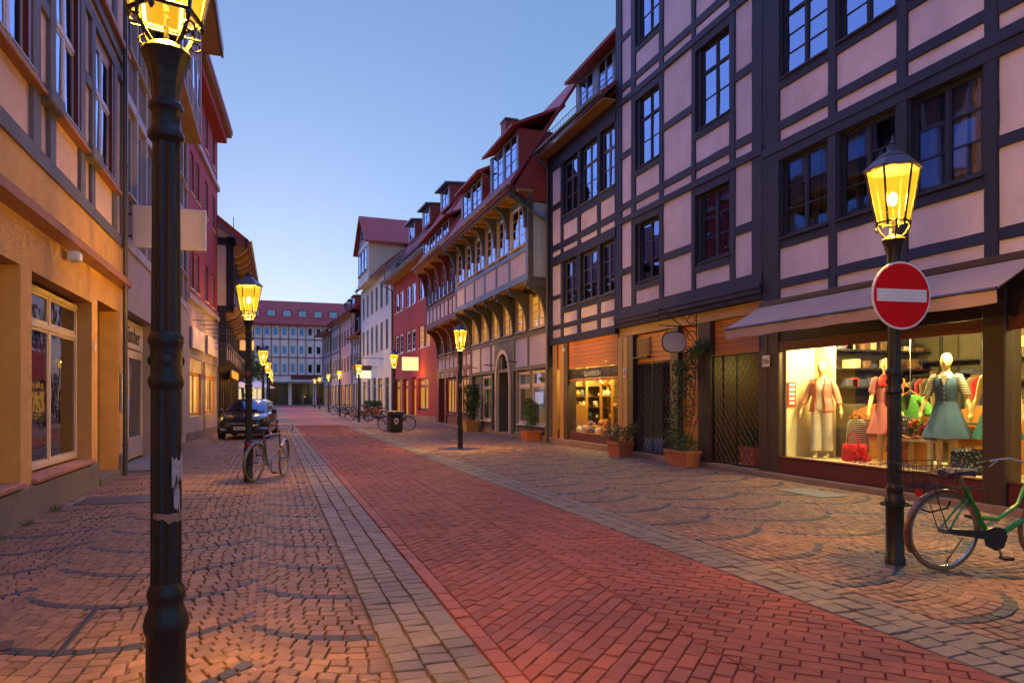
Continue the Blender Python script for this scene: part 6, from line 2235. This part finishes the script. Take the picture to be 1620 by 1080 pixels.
def checker(name, c1, c2, scale, rough=.9, kind='checker'):
    m = bpy.data.materials.new(name)
    MATS[name] = m
    m.use_nodes = True
    nt = m.node_tree
    n, l = nt.nodes, nt.links
    tc = n.new('ShaderNodeNewGeometry')
    if kind == 'checker':
        t = n.new('ShaderNodeTexChecker')
        t.inputs['Scale'].default_value = scale
        t.inputs[1].default_value = (*c1, 1)
        t.inputs[2].default_value = (*c2, 1)
        l.new(tc.outputs['Position'], t.inputs[0])
        col = t.outputs[0]
    else:
        t = n.new('ShaderNodeTexVoronoi' if kind in ('dots', 'floral') else 'ShaderNodeTexWave')
        t.inputs['Scale'].default_value = scale
        if kind == 'stripes':
            t.bands_direction = 'Z'
        l.new(tc.outputs['Position'], t.inputs['Vector'])
        rp = n.new('ShaderNodeValToRGB')
        rp.color_ramp.interpolation = 'CONSTANT'
        rp.color_ramp.elements[0].color = (*c2, 1)
        rp.color_ramp.elements[1].color = (*c1, 1)
        rp.color_ramp.elements[1].position = .28 if kind != 'stripes' else .55
        l.new(t.outputs['Distance' if kind in ('dots', 'floral') else 'Fac'], rp.inputs[0])
        col = rp.outputs[0]
        if kind == 'floral':
            mx = n.new('ShaderNodeMix')
            mx.data_type = 'RGBA'
            l.new(t.outputs['Color'], mx.inputs['A'])
            mx.inputs['B'].default_value = (*c2, 1)
            mx.inputs['Factor'].default_value = .55
            e = rp.color_ramp
            e.elements[0].color = (1, 1, 1, 1)
            e.elements[1].color = (0, 0, 0, 1)
            m2 = n.new('ShaderNodeMix')
            m2.data_type = 'RGBA'
            l.new(rp.outputs[0], m2.inputs['Factor'])
            m2.inputs['A'].default_value = (*c1, 1)
            l.new(mx.outputs['Result'], m2.inputs['B'])
            col = m2.outputs['Result']
    l.new(col, n['Principled BSDF'].inputs['Base Color'])
    n['Principled BSDF'].inputs['Roughness'].default_value = rough
    return m


m_tweed = checker('red_white_tweed', (.55, .10, .09), (.62, .42, .38), 70)
m_redtrim = mat('red_trim', (.45, .03, .03), .8, .1)
m_linen = mat('pale_linen', (.70, .67, .58), .9, .1, 9, .1)
m_denim = mat('blue_denim', (.07, .15, .32), .9, .15, 12, .15, 90)
m_pink = checker('pink_check', (.55, .14, .16), (.50, .20, .22), 60)
m_redc = mat('red_cloth', (.55, .015, .02), .8, .15, 9, .1)
m_stripe = checker('striped_jersey', (.68, .64, .50), (.06, .06, .08), 9, kind='stripes')
m_gfl = checker('green_floral_cloth', (.10, .42, .07), (.55, .12, .03), 22, kind='floral')
m_dfl = checker('dark_floral_cloth', (.03, .03, .04), (.55, .48, .30), 26, kind='floral')
m_ofl = checker('orange_floral_cloth', (.50, .16, .06), (.6, .3, .08), 24, kind='floral')
m_dots = checker('navy_dotted', (.02, .03, .06), (.5, .5, .5), 34, kind='dots')


def shop_pos(px, depth):
    """Shop place under picture column px, depth metres behind the shop front (x = 9.0)."""
    x = 9.0 + depth
    r0 = (px - 810) / 1100 * math.cos(YAW) + math.sin(YAW)
    r1 = math.cos(YAW) - (px - 810) / 1100 * math.sin(YAW)
    return (x, x * r1 / r0, .42)


FZ = -PI / 2          # face the street
t = mannequin('mannequin in red tweed jacket and pale linen trousers', shop_pos(1300, .52), FZ + .55)
for s in (-1, 1):
    fy = .05 * s
    b = MB()
    b.loft([[(s * k + math.cos(a) * r, y + math.sin(a) * r * 1.05, z) for a in [2 * PI * i / 16 for i in range(16)]] for z, r, k, y in ((.97, .09, .07, 0), (.86, .105, .08, 0), (.6, .10, .086, fy * .3), (.35, .098, .086, fy * .8), (.14, .10, .086, fy))], False)
    b.build('trouser_leg', m_linen, t, 60)
garment(t, 'waistband', ((.88, .172, .118, 0, 0), (.96, .165, .115, 0, 0), (1.06, .14, .10, 0, 0)), m_linen)
garment(t, 'top', ((.98, .16, .112, 0, 0), (1.08, .135, .095, 0, 0), (1.2, .148, .105, 0, 0), (1.3, .163, .112, 0, 0), (1.4, .16, .09, 0, 0)), m_white)
b = MB()
n = 30
rr = []
for z, rx, ry, gap in ((.86, .215, .155, .42), (.98, .20, .15, .5), (1.1, .175, .135, .42), (1.24, .185, .14, .36), (1.36, .195, .125, .4), (1.42, .17, .10, .5), (1.46, .09, .075, .7)):
    rr.append([(math.cos(-PI / 2 + gap + (2 * PI - 2 * gap) * i / n) * rx, math.sin(-PI / 2 + gap + (2 * PI - 2 * gap) * i / n) * ry, z) for i in range(n + 1)])
for j in range(len(rr) - 1):
    for i in range(n):
        b.quad(rr[j][i], rr[j][i + 1], rr[j + 1][i + 1], rr[j + 1][i])
b.build('jacket', m_tweed, t, 60)
for e in (0, -1):
    MB().tube([r[e] for r in rr], .009, 6).build('jacket_trim', m_redtrim, t, True)
MB().tube(rr[0], .009, 6).build('jacket_trim', m_redtrim, t, True)
for s in (-1, 1):
    sleeve(t, s, .12, m_tweed, 1.55, 1.15)

t = mannequin('mannequin in pink check skirt and red scarf behind the no-entry lamp', shop_pos(1402, .8), FZ + .7, .02, .06, bend=.16)
garment(t, 'skirt', ((.50, .30, .25, 1, 0), (.65, .255, .21, .8, 0), (.85, .195, .15, .4, 0), (1.04, .14, .10, 0, 0)), m_pink, .045)
garment(t, 'bodice', ((1.02, .142, .102, 0, 0), (1.2, .155, .112, 0, 0), (1.32, .172, .115, 0, 0), (1.42, .15, .085, 0, 0)), m_pink)
garment(t, 'scarf', ((1.30, .13, .12, 1, -.03), (1.38, .14, .12, 1, -.01), (1.46, .09, .09, 1, 0), (1.5, .07, .075, .5, 0)), m_redc, .05)
MB().tube([(.05, -.12, 1.4), (.08, -.14, 1.2), (.07, -.14, 1.02)], [.04, .05, .045], 8).build('scarf_end', m_redc, t, True)
for s in (-1, 1):
    sleeve(t, s, .02, m_pink, .75, 1.1)

t = mannequin('mannequin in blue denim dress over a pale shirt', shop_pos(1497, .60), FZ + .45, .10, .05)
garment(t, 'skirt', ((.50, .33, .27, 1, 0), (.62, .29, .235, .9, 0), (.80, .225, .175, .5, 0), (1.0, .158, .115, .1, 0), (1.06, .14, .10, 0, 0)), m_denim, .05)
garment(t, 'bodice', ((1.04, .143, .104, 0, 0), (1.14, .15, .112, 0, 0), (1.26, .17, .122, 0, 0), (1.36, .178, .112, 0, 0), (1.43, .155, .085, 0, 0)), m_denim)
garment(t, 'collar', ((1.40, .12, .105, 0, -.01), (1.455, .085, .078, 0, 0), (1.49, .065, .065, 0, 0)), m_linen)
MB().prism([(-.05, 1.44), (.05, 1.44), (0, 1.28)], 1, -.135, -.115).build('shirt_front', m_linen, t)
for k in range(4):
    MB().lathe([(.008, 0), (.008, .006)], 8, (0, 0, 0)).build('button', m_white, t, loc=(0, -.128 + .006 * k, 1.24 - k * .07), rot=(PI / 2, 0, 0))
for s in (-1, 1):
    sleeve(t, s, .10, m_stripe, .92, 1.2)

t = mannequin('mannequin in a teal skirt half hidden by the brown shop post', shop_pos(1578, .62), FZ + .3, .08, .07)
garment(t, 'skirt', ((.52, .31, .26, 1, 0), (.7, .25, .2, .7, 0), (.95, .165, .12, .1, 0)), mat('teal_cloth', (.03, .16, .17), .9, .2, 9, .1), .05)
garment(t, 'top', ((.94, .165, .118, 0, 0), (1.1, .14, .10, 0, 0), (1.3, .17, .116, 0, 0), (1.42, .155, .085, 0, 0)), m_linen)

# striped top on a hanger with a red bag
p = shop_pos(1356, .72)
t = thing('striped_top', 'striped long top on a wooden hanger in the dress shop window', 'clothes', (p[0], p[1], .42), FZ + .2)
b = MB().loft([[(math.cos(a) * rx, math.sin(a) * .05, z) for a in [2 * PI * i / 20 for i in range(20)]] for z, rx in ((.16, .24), (.4, .21), (.62, .19), (.70, .16), (.74, .08))])
b.build('shirt', m_stripe, t, 60)
MB().tube([(-.17, 0, .72), (-.08, 0, .79), (0, 0, .82), (.08, 0, .79), (.17, 0, .72)], .012, 6).build('hanger', m_wood_o, t)
MB().tube([(0, 0, .82), (.0, 0, .88), (.03, 0, .9), (.04, 0, .87)], .005, 5).build('hook', m_chrome, t)
MB().tube([(0, .06, 0), (0, .06, .8)], .012, 6).build('stand', m_iron, t)
p = shop_pos(1352, .5)
t = thing('red_bag', 'bright red cloth bag standing under the striped top', 'bag', (p[0], p[1], .42), FZ + .2)
MB().loft([[(math.cos(a) * rx, math.sin(a) * ry, z) for a in [2 * PI * i / 16 for i in range(16)]] for z, rx, ry in ((0, .22, .10), (.05, .24, .12), (.2, .235, .11), (.3, .22, .07), (.31, .2, .04))]).build('body', m_redc, t, 60)
MB().tube([(-.1, -.04, .28), (-.09, -.06, .42), (.0, -.06, .5), (.09, -.06, .42), (.1, -.04, .28)], .012, 6).build('handle', m_redc, t, True)
leaf_cloud(120, lambda r: (.18 + r.gauss(0, .07), -.12 + r.gauss(0, .03), .12 + r.gauss(0, .08)), .03, .06, 5).build('bow', m_redc, t)
p = shop_pos(1362, .42)
t = thing('patterned_scarf', 'crumpled patterned scarf lying on the display floor', 'scarf', (p[0], p[1], .425), FZ)
b = MB()
n = 12
for i in range(n):
    for j in range(4):
        f = lambda u, v: (-.1 + u * .05 + .01 * math.sin(v * 3), -.12 + v * .05, .012 + .014 * math.sin(u * 1.7 + v * 2.1) + .008 * math.cos(u * 3))
        b.quad(f(i, j), f(i + 1, j), f(i + 1, j + 1), f(i, j + 1))
b.build('cloth', checker('plaid_cloth', (.5, .08, .08), (.5, .45, .35), 30), t)
# side table with folded clothes and flowers
p = shop_pos(1456, .62)
t = thing('side_table', 'square white side table in the dress shop display', 'table', (p[0], p[1], .42), FZ)
m_wt = mat('cream_table', (.70, .62, .35), .5, .05)
MB().box(-.4, .4, -.26, .26, .42, .47, .006).build('tabletop', m_wt, t)
for sx in (-1, 1):
    for sy in (-1, 1):
        MB().box(sx * .36 - .03, sx * .36 + .03, sy * .22 - .03, sy * .22 + .03, 0, .42, .004).build('leg', m_wt, t)
cl_ = thing('folded_cloth', 'orange flowered cloth draped over the side table', 'cloth', (p[0], p[1], .89), FZ)
b = MB()
f = lambda u, v: (-.44 + u * .055, -.27 + v * .06, (.02 + .018 * math.sin(u * 1.3 + v)) if u > 1 else .0 - (2 - u) * .12)
for i in range(12):
    for j in range(8):
        b.quad(f(i, j), f(i + 1, j), f(i + 1, j + 1), f(i, j + 1))
b.build('cloth', m_ofl, cl_, 80)
p2 = shop_pos(1440, .85)
t = thing('flowered_blouse', 'bright green flowered blouse on a hanger above the side table', 'clothes', (p2[0], p2[1], 1.0), FZ + .2)
b = MB().loft([[(math.cos(a) * rx, math.sin(a) * .07, z) for a in [2 * PI * i / 20 for i in range(20)]] for z, rx in ((.0, .17), (.2, .19), (.42, .22), (.52, .2), (.57, .1))])
b.build('shirt', m_gfl, t, 60)
for s in (-1, 1):
    MB().tube([(s * .17, 0, .5), (s * .27, 0, .36), (s * .3, -.02, .24)], [.07, .065, .06], 10, False).build('sleeve', m_gfl, t, 60)
MB().prism([(-.06, .57), (.06, .57), (0, .33)], 1, -.085, -.07).build('neck_opening', m_black, t)
MB().tube([(-.15, 0, .55), (0, 0, .64), (.15, 0, .55)], .012, 6).build('hanger', m_wood_o, t)
MB().tube([(0, 0, .64), (0, 0, 1.7)], .004, 4).build('hook', m_chrome, t)
p3 = shop_pos(1428, .66)
t = thing('dark_flowered_dress', 'black flowered dress bundled at the end of the side table', 'clothes', (p3[0], p3[1], .90), FZ)
MB().loft([[(math.cos(a) * rx, math.sin(a) * .10, z) for a in [2 * PI * i / 16 for i in range(16)]] for z, rx in ((0, .16), (.1, .2), (.25, .17), (.33, .08))]).build('cloth', m_dfl, t, 60)
p4 = shop_pos(1464, .6)
t = thing('flower_bunch', 'bunch of red and orange cloth roses on the side table', 'flowers', (p4[0], p4[1], .93), FZ)
fl = random.Random(6)
for k in range(9):
    x, y, z, r = fl.uniform(-.2, .2), fl.uniform(-.12, .02), fl.uniform(.05, .26), fl.uniform(.05, .075)
    MB().lathe([(.01, -r * .6), (r * .8, -r * .2), (r, .2 * r), (r * .6, r * .6), (r * .2, r * .5)], 9, (x, y, z)).build('rose', mat('rose_%d' % (k % 3), ((.55, .02, .03), (.6, .2, .03), (.6, .08, .12))[k % 3], .8, .2, 20, .2), t, True)
leaf_cloud(120, lambda r: (r.uniform(-.22, .22), r.uniform(-.1, .1), r.uniform(0, .2)), .02, .04, 8).build('leaves', m_leaf2, t)
p = shop_pos(1531, .48)
t = thing('dotted_case', 'navy case with white dots standing by the shop post', 'suitcase', (p[0], p[1], .42), FZ + .3)
MB().box(-.2, .2, -.1, .1, 0, .36, .03).build('body', m_dots, t)
MB().tube([(-.07, 0, .36), (-.06, 0, .40), (.06, 0, .40), (.07, 0, .36)], .010, 6).build('handle', m_iron, t)
p = shop_pos(1556, .66)
t = thing('orange_box', 'small orange box behind the dotted case', 'box', (p[0], p[1], .42), FZ)
MB().box(-.14, .14, -.12, .12, 0, .28, .01).build('body', m_beech, t)
MB().box(-.145, .145, -.125, .125, .22, .3, .008).build('lid', m_wood_o, t)
p = shop_pos(1385, 1.0)
t = thing('flower_spray', 'spray of red and yellow flowers on the shop counter', 'flowers', (p[0] + 1.0, p[1] + .5, 1.62), FZ)
leaf_cloud(160, lambda r: (r.gauss(0, .16), r.gauss(0, .08), .1 + abs(r.gauss(0, .07))), .02, .05, 18).build('petals', checker('mixed_petals', (.6, .05, .03), (.6, .45, .03), 18), t)
MB().lathe([(.05, 0), (.07, .08), (.05, .14)], 10).build('vase', m_white, t, True)
p = shop_pos(1256, .1)
t = thing('price_card', 'narrow red and white card on the pale end wall of the display', 'card', (9.2, 10.635, 1.36), -PI / 2)
MB().box(0, .012, -.09, .09, 0, .46).build('card', m_redc, t)
for k in range(5):
    MB().box(.012, .015, -.06, .06, .04 + k * .085, .09 + k * .085).build('lettering', m_ws, t)
# clothes rail with dark garments at the back
t = thing('clothes_rail', 'rail of dark garments at the back of the dress shop', 'clothes rail', (10.9, 8.6, .42), FZ)
MB().tube([(-.9, 0, 0), (-.9, 0, 1.5), (.9, 0, 1.5), (.9, 0, 0)], .015, 8).build('frame', m_iron, t)
for k in range(16):
    x = -.8 + k * .105
    MB().loft([[(x + math.cos(a) * .04, math.sin(a) * ry, z) for a in [2 * PI * i / 10 for i in range(10)]] for z, ry in ((.55, .2), (1.0, .19), (1.35, .2), (1.44, .08))]).build('garment', mat('hung_%d' % (k % 6), ((.05, .05, .08), (.25, .03, .04), (.12, .08, .05), (.03, .03, .03), (.2, .17, .1), (.4, .02, .03))[k % 6], .9, .2, 9, 0), t, 60)
